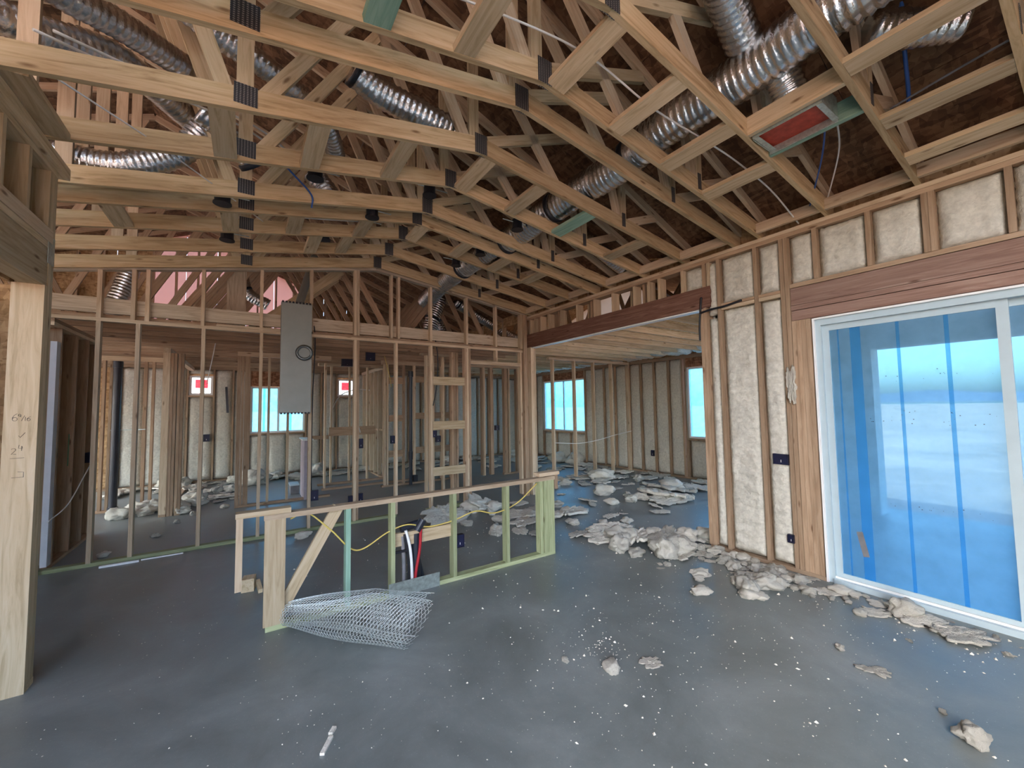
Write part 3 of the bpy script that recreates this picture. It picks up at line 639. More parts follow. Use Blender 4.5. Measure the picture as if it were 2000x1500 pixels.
abox('top_plate', (5.6, 6.99, 2.70), (8.245, 7.079, 2.76), 'stud', wn_); abox('bottom_plate', (5.66, 6.99, 0), (8.245, 7.079, 0.038), 'stud', wn_)
wz = struct('wall_far_left', (-6.8, 5, 0), 'closed strand-board wall of the left rooms', 'wall')
yp = -2.6
for k, (ya, yb) in enumerate(((0.4, 3.2), (3.8, 6.4), (6.8, 9.2), (9.5, 11.8))):
    abox('sheathing', (-6.9, yp, 0), (-6.88, ya, 3.6), 'osb_wall', wz); abox('sheathing', (-6.9, ya, 0), (-6.88, yb, 0.3), 'osb_wall', wz); abox('sheathing', (-6.9, ya, 2.5), (-6.88, yb, 3.6), 'osb_wall', wz); yp = yb
    window(7 + k, 'y', ya, yb, 0.3, 2.5, -6.98, 'unseen window added in the far left wall for fill light, %s from the back' % ('fourth', 'third', 'second', 'first')[k], True, 'clear_glass')  # windows out of view, added as fill light for the rear rooms
abox('sheathing', (-6.9, yp, 0), (-6.88, 12.14, 3.6), 'osb_wall', wz)
abox('sheathing', (-2.6, 6.25, 0), (-1.905, 6.262, 3.0), 'osb_wall', wz)
for x in (-2.6,): abox('sheathing', (x, 0.6, 0), (x + 0.012, 6.2, 2.71), 'osb_wall', wz)

# flat ceilings: joists -------------------------------------------
cj = struct('ceiling_hall', (1, 9, 2.71), 'flat ceiling joists over the back rooms', 'ceiling')
y = 6.42
while y < 12.0:
    abox('joist', (-6.8, y, 2.712), (4.60, y + 0.038, 2.80), 'stud_brown', cj); y += 0.405
cs = struct('ceiling_side', (6.4, 7, 2.79), 'bright wood joists over the side room', 'ceiling')
y = 2.85
while y < 12.0:
    abox('joist', (4.665, y, 2.79), (8.38, y + 0.038, 2.88), 'lumber', cs); y += 0.405
yy = 2.72
while yy < 12.1:
    for xx in (4.67, 6.53): abox('panel', (xx, yy, 2.985), (xx + 1.855, min(yy + 1.22, 12.1) - 0.004, 2.999), 'osb_light', cs)
    yy += 1.22
random.seed(11)
for i in range(9):
    yf = 3.2 + i * 0.98
    grid_foam('foam_fill', (8.24, yf, 2.80), (0, 1, 0), (-1, 0, 0.08), (0, 0, -1), 0.9, random.uniform(0.25, 0.5), cs, 'foam_pale', 0.05, 0.03, 0.02, 300 + i)
# cross roof of the side wing
rs = struct('ceiling_wing', (6.4, 7, 4), 'sprayed roof deck of the side wing', 'ceiling')
board('panel', (6.6, 2.45, 3.35), (6.6, 7.5, 4.9), 4.0, 0.02, (1, 0, 0), 'osb_wall', rs); board('panel', (6.6, 12.4, 3.35), (6.6, 7.5, 4.9), 4.0, 0.02, (1, 0, 0), 'osb_wall', rs)
abox('panel', (8.40, 2.4, 2.7), (8.415, 12.4, 4.9), 'cream_glow_sheet', rs); abox('panel', (4.735, 2.46, 3.42), (4.75, 12.4, 4.9), 'osb_wall', rs)  # end panel: added translucent sheet that glows cream in place of lit foam
for i in range(10):
    y = 3.0 + i * 0.9; zt = 3.35 + (y - 2.45) * 0.307 if y < 7.5 else 3.35 + (12.4 - y) * 0.316
    board('web', (5.3, y, 2.88), (6.1, y, zt), 0.089, 0.038, (1, 0, 0), 'stud', rs); board('web', (7.0, y, 2.88), (6.3, y, zt), 0.089, 0.038, (1, 0, 0), 'stud', rs)
    abox('web', (4.72, y, 2.88), (4.81, y + 0.038, zt), 'stud', rs)
# far attic gable with panels tinted pink for daylight leaking in
ag = struct('wall_attic', (0, 12.3, 3), 'far attic end with panels coloured pink for sunlight leaking in', 'wall')
for i in range(22):
    x = -7.4 + i * 0.61; zt = max(ZT(x + 0.61), ZT(x)) + 0.09
    if zt > 3.0: abox('sheathing', (x + 0.002, 12.30, 2.60), (x + 0.608, 12.306, zt), 'pink_daylight' if -2.0 < x < 0.6 else 'osb_wall', ag)
for i in range(26):
    x = -6.0 + i * 0.41; zt = ZT(x + 0.02)
    if zt > 3.0: abox('stud', (x, 12.16, 2.74), (x + 0.038, 12.295, zt), 'stud_brown', ag)

# ================================================================ trusses
def truss(Y, label, detailed=True, right_only=False):
    t = empty('scissor_truss', (1.63, Y, 3.83), label, 'truss', 'scissor trusses of the vaulted ceiling')
    yc = Y + 0.019; h = 0.14; xr, xl = 4.62, (-1.22 if Y < 3.85 else -2.3)
    ch = {}
    for xa, xb in ((xl, 1.6285), (1.6315, xr)):
        ch[xb > 2] = board('bottom_chord', (xa, yc, ZB(xa) + h / 2), (xb, yc, ZB(xb) + h / 2), h, 0.038, (0, 0, 1), 'chord', t)
    xe = 5.15 if Y < 2.5 else 4.70
    board('top_chord', (xe, yc, ZT(xe) + 0.045), (RIDGE, yc, ZT(RIDGE) + 0.045), 0.089, 0.038, (0, 0, 1), 'stud', t)
    board('top_chord', (-6.8, yc, ZT(-6.8) + 0.045), (RIDGE, yc, ZT(RIDGE) + 0.045), 0.089, 0.038, (0, 0, 1), 'stud', t)
    zc = lambda x: ZB(x) + h
    def web(x0, x1, z1=None, z0=None, m='lumber'):
        board('web', (x0, yc, zc(x0) - 0.03 if z0 is None else z0), (x1, yc, ZT(x1) + 0.03 if z1 is None else z1), 0.089, 0.036, (1, 0, 0.01), m, t)
    web(-0.05, -0.05); web(0.06, 0.95); web(1.56, 1.56); web(-0.15, -0.9); web(1.48, 0.95, m='stud')
    board('web', (1.70, yc, 3.955), (2.66, yc, ZT(2.66) - 0.01), 0.089, 0.036, (0, 0, 1), 'lumber', t)
    web(2.45, 1.75, m='stud'); web(3.40, 3.40); web(3.48, 3.98, m='stud'); web(3.32, 3.20, m='stud'); web(-1.15, -1.15, m='stud')
    for px, pz, w, hh in ((1.625, ZB(1.63) + 0.075, 0.115, 0.17), (-0.045, ZB(-0.05) + 0.095, 0.125, 0.13), (3.40, ZB(3.4) + 0.11, 0.05, 0.15)):
        for s in (-0.003, 0.0385):
            o = bpy.data.objects.new('nail_plate', box_mesh(w, 0.003, hh, 'nail_plate')); put(o, ch[px > 1.6], Matrix.Translation((px, Y + s + 0.0005, pz)))
    return t
TY = [-0.42, 0.19, 0.80, 1.414, 2.01, 2.281, 2.893, 3.506, 4.12, 4.442, 4.95, 5.565, 6.17]
ORD = ['first', 'second', 'third', 'fourth', 'fifth', 'sixth', 'seventh', 'eighth', 'ninth', 'tenth', 'eleventh', 'twelfth', 'thirteenth']
for k, Y in enumerate(TY): truss(Y, 'pale pine scissor truss with toothed plates, %s counting from the stud gable wall' % ORD[len(TY) - 1 - k])
# common trusses over the rooms behind the gable (webs seen through it)
for i in range(9):
    Y = 6.9 + i * 0.61
    t = empty('attic_truss', (0, Y, 2.8), 'brown attic truss with slanting webs, %s one behind the gable wall' % ORD[i], 'truss', 'attic trusses behind the gable wall')
    for xa, xb in ((4.70, RIDGE), (-6.8, RIDGE)): board('top_chord', (xa, Y, ZT(xa) + 0.045), (xb, Y, ZT(xb) + 0.045), 0.089, 0.038, (0, 0, 1), 'stud_brown', t)
    for x0, x1 in ((-2.6, -1.3),) * (i % 2) + ((-1.3, 0.05),) * (1 - i % 2) + ((-0.9, 0.6), (2.1, 0.75), (2.2, 3.2), (4.0, 3.3), (-2.7, -3.6)):
        board('web', (x0, Y, 2.80), (x1, Y, ZT(x1) + 0.02), 0.089, 0.036, (1, 0, 0.01), 'stud_brown', t)
# doubled slanted girder seen above the metal chase
for k in range(3):
    gd = board('brace_board', (0.0, 7.0 + k * 0.22, 2.82), (1.25, 7.0 + k * 0.22, 3.95), 0.14, 0.038, (0, 0, 1), 'lumber'); tag(gd, 'slanting brace board in the attic above the metal chase', 'board', 'slanting braces above the chase')
pst = abox('attic_post', (-0.30, 7.5, 2.81), (-0.05, 7.64, 4.9), 'grey_wood'); tag(pst, 'thick upright post in the attic between the gable studs', 'post')

# blocking between trusses
def block(x, ya, yb, w=0.14, mat='lumber', flat=True, n=0, label='flat pine block nailed between two scissor trusses', group='flat blocks between trusses'):
    z = ZB(x)
    if flat:
        sl = 0.18 if x < 1.63 else -0.145
        o = board('blocking_board', (x, ya + 0.039, z + 0.021), (x, yb - 0.001, z + 0.021), w, 0.038, (1, 0, sl), mat)
    else: o = abox('blocking_board', (x, ya + 0.039, z + 0.002), (x + 0.038, yb - 0.001, z + 0.14), mat)
    if group and ya in TY:
        a_, b_ = ORD[len(TY) - 1 - TY.index(yb)], ORD[len(TY) - 1 - TY.index(ya)]
        label = 'flat pine block, %s %s of the ridge, between %s and %s truss from gable' % (ORD[n], 'right' if x > 1.63 else 'left', a_, b_)
    return tag(o, label, 'block', group)
for n, x in ((0, 1.02), (0, 1.72), (1, 2.30), (2, 2.90), (3, 3.50)): block(x, 1.414, 2.01, n=n)
for n, x in ((2, -0.17), (1, 0.38), (0, 1.01), (0, 1.73), (1, 2.31), (2, 3.78)): block(x, 2.893, 3.506, n=n)
block(2.95, 2.893, 3.506, mat='treated_blue', label='green treated block beside the big foil duct', group=None)
for n, x in ((3, -0.98), (2, -0.18), (1, 0.38), (0, 1.07), (0, 1.72), (1, 2.32), (2, 2.92), (3, 3.52)): block(x, 4.442, 4.95, n=n)
for n, x in ((1, 0.62), (0, 0.98)): block(x, 4.95, 5.565, n=n)
for n, x in ((0, 2.96), (1, 3.60), (2, 4.14)): block(x, 0.19, 0.80, w=0.13, n=n)
block(0.52, 1.414, 2.01, mat='treated_blue', label='green treated block left of the ridge between the front trusses', group=None)
block(3.04, 0.80, 1.414, flat=False, label='pine block on edge above the red register boot', group=None)
block(3.36, 0.80, 1.414, mat='treated_blue', flat=False, label='green treated block on edge below the red register boot', group=None)
for a, b in zip(TY[1:], TY[2:]):
    if b - a > 0.4: tag(abox('end_block', (4.40, a + 0.039, 3.43), (4.438, b - 0.001, 3.53), 'stud'), 'pine end block on the right wall between %s and %s truss from the gable' % (ORD[len(TY) - 1 - TY.index(b)], ORD[len(TY) - 1 - TY.index(a)]), 'block', 'end blocks on the right wall')

# ================================================================ half wall
hw = empty('half_wall', (1.5, 3.65, 0), 'low framed kitchen bar wall with green treated bottom plate', 'half wall')
HY0, HY1 = 3.62, 3.709
abox('bottom_plate', (0.14, HY0, 0), (2.935, HY1, 0.038), 'treated', hw)
abox('top_plate', (0.12, HY0, 0.825), (2.95, HY1, 0.863), 'stud', hw)
abox('cap_board', (-0.06, HY0 - 0.004, 0.865), (0.30, HY1, 0.903), 'lumber', hw); abox('cap_board', (2.77, HY0 + 0.05, 0.865), (3.06, HY1 + 0.08, 0.903), 'stud', hw)
abox('hanging_stud', (-0.055, HY0, 0.34), (-0.012, HY1, 0.864), 'stud', hw)
abox('hanging_stud', (3.0, HY0 + 0.07, 0.70), (3.05, HY1 + 0.08, 0.864), 'stud_brown', hw)
abox('wide_board', (0.125, HY0 - 0.001, 0.038), (0.265, HY0 + 0.037, 0.825), 'lumber', hw)
for x, m in ((0.705, 'treated_blue'), (1.08, 'treated'), (1.68, 'treated'), (2.29, 'treated'), (2.735, 'treated')): abox('stud', (x, HY0, 0.038), (x + 0.038, HY1, 0.825), m, hw)
abox('end_stud', (2.79, HY0, 0.038), (2.935, HY0 + 0.04, 0.825), 'treated', hw); abox('end_stud', (2.785, HY0 + 0.042, 0.038), (2.823, HY1, 0.825), 'treated', hw)
board('brace', (0.235, 3.68, 0.10), (0.655, 3.68, 0.85), 0.089, 0.036, (1, 0, 0), 'lumber', hw)
abox('backer', (1.12, 3.67, 0.415), (1.678, 3.708, 0.53), 'lumber', hw)
abox('nail_guard', (1.06, HY0 - 0.006, 0.0), (1.535, HY0 - 0.002, 0.125), 'galvanised', hw)
sb = empty('outlet_box', (1.73, 3.65, 0.4), 'dark plastic outlet box on the half wall stud', 'outlet box')
def obox(root, lo, hi, mouth):
    """open plastic box: back, four sides, wires; mouth = axis index and sign it opens to"""
    lo, hi = Vector(lo), Vector(hi); ax, sg = mouth; t = 0.004
    b0, b1 = lo.copy(), hi.copy()
    q = (hi[ax] - lo[ax]) * 0.72          # back plate sits well forward
    if sg > 0: b1[ax] = lo[ax] + q
    else: b0[ax] = hi[ax] - q
    abox('box_back', b0, b1, 'navy_box', root)
    for a in range(3):
        if a == ax: continue
        for s in (0, 1):
            c0, c1 = lo.copy(), hi.copy()
            if s: c0[a] = hi[a] - t
            else: c1[a] = lo[a] + t
            abox('box_side', c0, c1, 'navy_box', root)
    c = (lo + hi) / 2; d = hi - lo; e = AX[ax] * sg
    w = [c + Vector((0, 0, d.z * 0.35)) - e * d[ax] * 0.3, c + e * d[ax] * 0.1, c - Vector((0, 0, d.z * 0.3)) + e * d[ax] * 0.2]
    tube('wire_tail', w, 0.004, 'white_cable', root, sides=5)
obox(sb, (1.722, 3.625, 0.30), (1.80, 3.68, 0.42), (1, -1))
def box_thing(loc, lo, hi, mouth, label, group=None):
    obox(empty('outlet_box', loc, label, 'outlet box', group), lo, hi, mouth)
box_thing((4.52, 1.93, 1.04), (4.492, 1.862, 1.04), (4.53, 2.0, 1.145), (0, -1), 'wide dark switch box set in foam beside the door')
box_thing((4.52, 1.88, 0.28), (4.492, 1.85, 0.28), (4.53, 1.905, 0.36), (0, -1), 'small dark outlet box low in the foam beside the door')
box_thing((1.38, 6.3, 1.1), (1.392, 6.25, 1.08), (1.45, 6.31, 1.22), (1, -1), 'dark outlet box high on the doubled gable stud')
box_thing((1.38, 6.3, 0.3), (1.392, 6.25, 0.28), (1.45, 6.31, 0.42), (1, -1), 'dark outlet box low on the doubled gable stud')
box_thing((1.28, 6.3, 0.3), (1.25, 6.25, 0.26), (1.307, 6.31, 0.40), (1, -1), 'dark outlet box on the other face of the doubled stud')
box_thing((1.9, 6.3, 1.1), (1.866, 6.25, 1.12), (1.922, 6.31, 1.24), (1, -1), 'dark outlet box on the gable stud beside the black vent pipe')
box_thing((2.6, 6.3, 1.2), (2.546, 6.25, 1.18), (2.62, 6.31, 1.29), (1, -1), 'dark outlet box under the middle block of the kitchen core')
box_thing((0.76, 6.3, 0.3), (0.752, 6.25, 0.40), (0.85, 6.31, 0.54), (1, -1), 'blue outlet box on the gable stud beside the metal chase')
box_thing((3.05, 7.2, 1.0), (2.97, 7.12, 1.02), (3.06, 7.18, 1.14), (1, -1), 'grey square outlet box on a kitchen core stud')
box_thing((5.1, 8.4, 1.1), (5.02, 8.36, 1.10), (5.12, 8.44, 1.22), (1, -1), 'dark round-looking outlet box seen through the kitchen doorway')
box_thing((-0.75, 11.98, 0.95), (-0.86, 11.94, 0.95), (-0.74, 11.995, 1.12), (1, -1), 'dark outlet box in the foam under the red sticker window')
box_thing((-1.74, 7.4, 1.2), (-1.745, 7.41, 1.02), (-1.69, 7.53, 1.15), (0, 1), 'dark outlet box on the brown hall wall')
box_thing((8.24, 6.3, 0.4), (8.21, 6.30, 0.42), (8.25, 6.38, 0.56), (0, -1), 'small dark outlet box in the side room foam wall')
box_thing((1.62, 9.0, 2.3), (1.62, 8.85, 2.56), (1.84, 8.95, 2.715), (1, -1), 'dark square fan housing hung under the joists on the left')
box_thing((2.2, 7.6, 2.5), (1.82, 7.64, 2.56), (1.98, 7.72, 2.715), (1, -1), 'dark square fan housing hung beside the gable stud')

# plumbing stub-ups inside the half wall
pg = empty('plumbing_stub', (1.3, 3.66, 0), 'cluster of drain and supply pipes rising inside the half wall', 'pipes')
cyl('drain_pipe', (1.335, 3.70, 0), (1.335, 3.70, 0.50), 0.042, 'abs_pipe', pg); cyl('drain_pipe', (1.41, 3.76, 0), (1.31, 3.76, 0.42), 0.045, 'abs_pipe', pg)
cyl('pipe_elbow', (1.19, 3.70, 0.56), (1.36, 3.70, 0.585), 0.035, 'abs_pipe', pg); cyl('pipe_elbow', (1.33, 3.66, 0.53), (1.39, 3.66, 0.62), 0.036, 'abs_pipe', pg)
tube('supply_white', [(1.285, 3.655, 0), (1.28, 3.655, 0.22), (1.262, 3.655, 0.40), (1.225, 3.66, 0.55)], 0.014, 'vinyl_white', pg)
tube('supply_red', [(1.305, 3.645, 0), (1.315, 3.645, 0.16), (1.352, 3.645, 0.36), (1.365, 3.645, 0.58)], 0.014, 'red_pex', pg)
tube('conduit', [(1.215, 3.68, 0), (1.215, 3.68, 0.25), (1.20, 3.68, 0.50)], 0.018, 'pipe_grey', pg); tube('supply_black', [(1.25, 3.65, 0), (1.245, 3.65, 0.3), (1.21, 3.65, 0.52)], 0.011, 'black_plastic', pg)
abox('pipe_clamp', (1.125, 3.64, 0.365), (1.24, 3.66, 0.385), 'black_plastic', pg)
tag(tube('yellow_cable', [(0.30, 3.68, 0.80), (0.42, 3.67, 0.83), (0.60, 3.66, 0.66), (0.80, 3.66, 0.46), (1.06, 3.665, 0.56), (1.24, 3.66, 0.60), (1.45, 3.665, 0.545), (1.70, 3.665, 0.56), (1.95, 3.67, 0.61), (2.18, 3.665, 0.56), (2.45, 3.665, 0.62), (2.72, 3.66, 0.80)], 0.0065, 'yellow_cable', n=12), 'yellow electrical cable threaded through the half wall studs', 'cable')

# ================================================================ wire netting
def netting():
    nu, nv = 40, 54
    A, B = V(0.29, 3.64, 0), V(1.04, 2.80, 0); n = V(0.74, 0.67, 0).normalized()
    def S(a, b):           # a along the roll 0..1, b along the unrolled length 0..1
        th = 0.9 + b * 10.4; g = 0.55 + 0.45 * min(1, a * 1.7); r = (0.20 - 0.075 * b) * g
        p = A.lerp(B, a * (1 + 0.04 * math.sin(th))) + n * (r * math.cos(th) * 1.05 + 0.03 * math.sin(b * 9 + a * 2))
        return V(p.x, p.y, 0.17 * g + r * 0.82 * math.sin(th) + 0.01 * math.sin(a * 7 + b * 5))
    verts, faces = [], []
    def seg(p, q, r=0.0015):
        d = (q - p); L = d.length
        if L < 1e-5: return
        d /= L; u = d.orthogonal().normalized(); v = d.cross(u); s = len(verts)
        for pt in (p, q):
            for k in range(3):
                a = 2.094 * k; verts.append(tuple(pt + u * (r * math.cos(a)) + v * (r * math.sin(a))))
        for k in range(3): faces.append((s + k, s + (k + 1) % 3, s + 3 + (k + 1) % 3, s + 3 + k))
    for j in range(nv):
        for i in range(nu):
            off = 0.5 * (j % 2)
            a0 = (i + off) / nu; b0, b1, b2 = j / nv, (j + 0.42) / nv, (j + 1) / nv
            if a0 > 1: continue
            p = S(min(1, a0), b0); q = S(min(1, a0), b1); seg(p, q, 0.0021)
            for s in (-0.5, 0.5):
                a2 = a0 + s / nu
                if 0 <= a2 <= 1: seg(q, S(a2, b2))
    for e in (0.0, 1.0):
        for i in range(nu): seg(S(i / nu, e), S((i + 1) / nu, e), 0.0022)
    zmin = min(v[2] for v in verts); verts[:] = [(a, b, c - zmin + 0.001) for a, b, c in verts]
    return mesh_obj('wire_netting', verts, faces, 'wire')
tag(netting(), 'loose half-unrolled sheet of galvanised wire netting on the floor', 'wire mesh')

# ================================================================ ducts
D = 'flexible foil ducts in the attic'
duct([(2.86, -0.3, 4.02), (2.86, 0.67, 4.0), (2.92, 1.40, 4.0), (2.90, 1.98, 4.0), (2.95, 2.5, 3.96), (2.92, 3.09, 3.95), (2.89, 3.67, 3.92), (2.88, 4.51, 3.88), (2.80, 5.2, 3.86), (2.75, 6.2, 3.80), (2.8, 7.2, 3.7)], 0.155, 'long fat foil duct running above the right side of the trusses', None, 0.055, straps=(0.36, 0.50, 0.63, 0.78))
duct([(2.30, 1.20, 4.26), (2.58, 1.26, 4.22), (2.80, 1.30, 4.14)], 0.115, 'short foil duct dropping from the roof onto the fat duct', None, 0.05)
duct([(3.02, 1.18, 3.97), (3.12, 1.17, 3.86), (3.18, 1.16, 3.70)], 0.105, 'short foil duct ending in the red register boot', None, 0.04)
duct([(3.22, 0.74, 4.00), (3.40, 0.60, 3.97), (3.56, 0.40, 3.93)], 0.10, 'stub of foil duct above the blue pipe', None, 0.045)
duct([(0.60, 2.98, 4.16), (0.80, 3.02, 4.10), (1.17, 3.02, 4.05), (1.57, 3.06, 4.03)], 0.105, 'foil duct with black collars between two ridge webs', None, 0.045, straps=(0.02, 0.98))
duct([(-1.5, 3.45, 4.02), (-1.30, 3.58, 4.05), (-1.1, 3.75, 4.15), (-0.86, 3.98, 4.3), (-0.55, 4.5, 4.35), (-0.3, 4.9, 4.35)], 0.10, 'foil duct in the dark left attic, lower of two', None, 0.045)
duct([(-1.3, 3.35, 4.30), (-1.05, 3.55, 4.33), (-0.78, 3.80, 4.42), (-0.5, 4.1, 4.5)], 0.10, 'foil duct in the dark left attic, upper of two', None, 0.045)
duct([(-0.55, 3.2, 4.36), (-0.21, 3.36, 4.30), (0.05, 3.45, 4.28), (0.33, 3.62, 4.26), (0.55, 3.85, 4.24), (0.7, 4.2, 4.2)], 0.085, 'thin foil duct slanting over the left bottom chords', None, 0.04)
duct([(-1.25, 4.30, 3.62), (-1.0, 4.28, 3.60), (-0.80, 4.25, 3.64), (-0.52, 4.26, 3.85), (-0.35, 4.22, 4.1)], 0.10, 'curved foil duct elbow at the head of the left wall', None, 0.04)
duct([(-0.35, 3.75, 3.95), (-0.12, 3.85, 3.85), (0.0, 3.95, 3.72)], 0.085, 'short foil duct ending in a black collar near the left nail plates', None, 0.04, straps=(0.97,))
duct([(0.50, 4.3, 4.0), (0.62, 4.28, 3.86), (0.68, 4.26, 3.72)], 0.10, 'short foil duct above a can light', None, 0.04)
duct([(3.45, 3.78, 3.96), (4.0, 3.80, 3.76), (4.5, 3.82, 3.60), (5.2, 3.9, 3.45), (5.9, 4.0, 3.35)], 0.10, 'foil duct passing over the right wall into the side wing', None, 0.045)
duct([(-1.40, 7.6, 3.75), (-1.48, 7.55, 3.4), (-1.58, 7.5, 3.0)], 0.11, 'foil duct slanting down behind the left gable cripples', None, 0.045)
duct([(-0.15, 9.0, 4.4), (-0.12, 9.0, 4.1), (-0.02, 9.0, 3.86), (0.3, 9.0, 3.7)], 0.11, 'small foil elbow in the attic by the thick post', None, 0.045, straps=(0.5,))
duct([(3.35, 8.0, 4.3), (3.40, 8.0, 3.95), (3.26, 8.0, 3.55), (3.20, 8.0, 3.3)], 0.15, 'steep foil duct behind the right gable cripples', None, 0.05, straps=(0.2, 0.75))
duct([(3.45, 8.3, 3.7), (3.55, 8.3, 3.35), (3.55, 8.3, 2.95)], 0.14, 'foil duct dropping beside the steep duct', None, 0.05, straps=(0.15,))
duct([(3.75, 7.9, 3.98), (4.2, 7.95, 3.80), (4.75, 8.0, 3.58), (5.3, 8.0, 3.32), (5.8, 8.0, 3.28)], 0.12, 'long foil duct sloping towards the side wing attic', None, 0.05, straps=(0.04,))
# register boot
rb = empty('register_boot', (3.2, 1.2, 3.6), 'red faced sheet metal register boot between trusses', 'register')
z = ZB(3.2)
for lo, hi in (((3.085, 0.97, z + 0.01), (3.092, 1.40, z + 0.16)), ((3.348, 0.97, z - 0.02), (3.355, 1.40, z + 0.14)), ((3.092, 0.97, z), (3.348, 0.977, z + 0.15)), ((3.092, 1.393, z), (3.348, 1.40, z + 0.15)), ((3.092, 0.977, z + 0.14), (3.348, 1.393, z + 0.15))): abox('boot_side', lo, hi, 'galvanised', rb)
abox('register_face', (3.092, 0.98, z + 0.03), (3.348, 1.39, z + 0.036), 'red_register', rb)
for y in (1.0, 1.39): abox('flange', (3.08, y - 0.035, z + 0.0), (3.36, y, z + 0.004), 'galvanised', rb)

# can lights
def can(p, label='black recessed can light hung between trusses', r=0.06, h=0.11):
    t = empty('can_light', p, label, 'light', 'black can lights between trusses')
    x, y, z = p; b = cyl('can', (x, y, z), (x, y, z + h), r, 'black_plastic', t); cyl('rim', (x, y, z - 0.012), (x, y, z), r * 1.18, 'black_plastic', b, 24)
    tube('hanger_bar', [(x - 0.2, y, z + h * 0.7), (x + 0.2, y, z + h * 0.7)], 0.006, 'galvanised', t, sides=4)
for p in ((-0.22, 4.28, 3.50), (0.46, 3.80, 3.70), (-0.22, 5.25, 3.52), (1.07, 4.28, 3.70), (1.53, 3.82, 3.86), (1.08, 4.70, 3.76), (2.63, 3.83, 3.76), (2.51, 5.25, 3.74), (2.61, 4.70, 3.74), (0.72, 5.1, 3.68)): can(p)

# cables and pipes
def cable(pts, r, mat, label, cat='cable'): return tag(tube('cable', pts, r, mat, n=10, sides=6), label, cat)
cable([(0.75, 2.15, 4.15), (1.25, 1.95, 4.05), (1.8, 1.80, 3.95), (2.4, 1.75, 3.80), (3.0, 1.72, 3.76), (3.45, 1.70, 3.72), (4.0, 1.68, 3.62), (4.50, 1.66, 3.42)], 0.007, 'white_cable', 'white cable draped across the trusses towards the right wall')
cable([(-1.05, 3.0, 3.52), (-0.8, 3.25, 3.50), (-0.55, 3.6, 3.52), (-0.2, 4.3, 3.60), (0.1, 4.9, 3.66)], 0.006, 'white_cable', 'thin white cable slanting from the left wall top')
cable([(-0.95, 2.95, 3.62), (-0.5, 3.4, 3.80), (-0.05, 3.75, 3.92), (0.3, 4.2, 4.0)], 0.009, 'white_cable', 'paired white cables crossing the left trusses, nearer strand')
cable([(-0.88, 2.95, 3.65), (-0.42, 3.4, 3.84), (0.05, 3.75, 3.95), (0.4, 4.2, 4.0)], 0.009, 'white_cable', 'paired white cables crossing the left trusses, farther strand')
cable([(-1.05, 4.78, 3.62), (-0.4, 4.80, 3.70), (0.3, 4.80, 3.73), (1.1, 4.8, 3.86)], 0.006, 'white_cable', 'white cable strung level behind the left blocks')
cable([(3.35, 0.62, 4.2), (3.55, 0.66, 3.98), (3.78, 0.70, 3.75), (3.85, 0.74, 3.66)], 0.012, 'blue_pex', 'blue water pipe hanging in the right attic bay', 'pipe')
cable([(3.4, 1.05, 3.70), (3.9, 1.25, 3.66), (4.45, 1.55, 3.50)], 0.007, 'blue_pex', 'thin blue pipe slanting to the right wall plate', 'pipe')
cable([(3.42, 1.00, 3.70), (3.95, 1.15, 3.68), (4.48, 1.42, 3.52)], 0.006, 'white_cable', 'thin grey cable slanting to the right wall plate')
cable([(3.75, 0.79, 3.72), (3.75, 0.4, 3.78), (3.75, 0.0, 3.82)], 0.007, 'pipe_grey', 'grey cable strung between the two right-hand trusses')
cable([(0.05, 3.55, 3.74), (0.3, 3.85, 3.70), (0.46, 4.05, 3.66), (0.47, 4.1, 3.56)], 0.008, 'blue_pex', 'blue pipe dropping near a can light', 'pipe')
cable([(0.77, 6.36, 2.98), (0.79, 6.30, 2.6), (0.765, 6.30, 1.8), (0.76, 6.30, 0.9), (0.765, 6.30, 0.4)], 0.008, 'black_plastic', 'black cable running down beside the metal chase')
cable([(2.62, 6.36, 2.95), (2.66, 6.30, 2.5), (2.63, 6.29, 2.0), (2.57, 6.29, 1.7)], 0.008, 'black_plastic', 'black cable running down the kitchen core stud')
cable([(2.745, 11.03, 2.16), (2.5, 11.1, 2.18), (2.25, 11.2, 2.14), (1.95, 11.0, 1.98), (1.66, 10.4, 1.55), (1.58, 9.85, 1.22)], 0.012, 'white_cable', 'arched white cable under the small window')
cable([(-0.43, 7.6, 2.7), (-0.48, 7.8, 2.45), (-0.55, 8.0, 2.1)], 0.007, 'white_cable', 'white cable hanging in the hall')
cable([(5.7, 6.95, 0.85), (6.4, 6.94, 0.80), (7.0, 6.94, 0.84), (7.6, 6.94, 0.93), (8.2, 6.94, 1.0)], 0.008, 'white_cable', 'white cable looped across the side room studs')
cable([(-1.74, 6.3, 0.52), (-1.70, 6.7, 0.62), (-1.70, 7.2, 0.86), (-1.70, 7.5, 1.02)], 0.006, 'white_cable', 'thin cable slung across the hall wall studs')
cable([(2.25, 8.0, 2.7), (2.33, 8.0, 2.4), (2.42, 8.1, 2.1)], 0.007, 'yellow_cable', 'yellow cable hanging behind the gable stud')
cable([(1.40, 6.5, 2.68), (1.42, 6.5, 2.2), (1.40, 6.5, 1.6), (1.45, 6.45, 1.3)], 0.007, 'white_cable', 'white cable hanging beside the doubled gable stud')
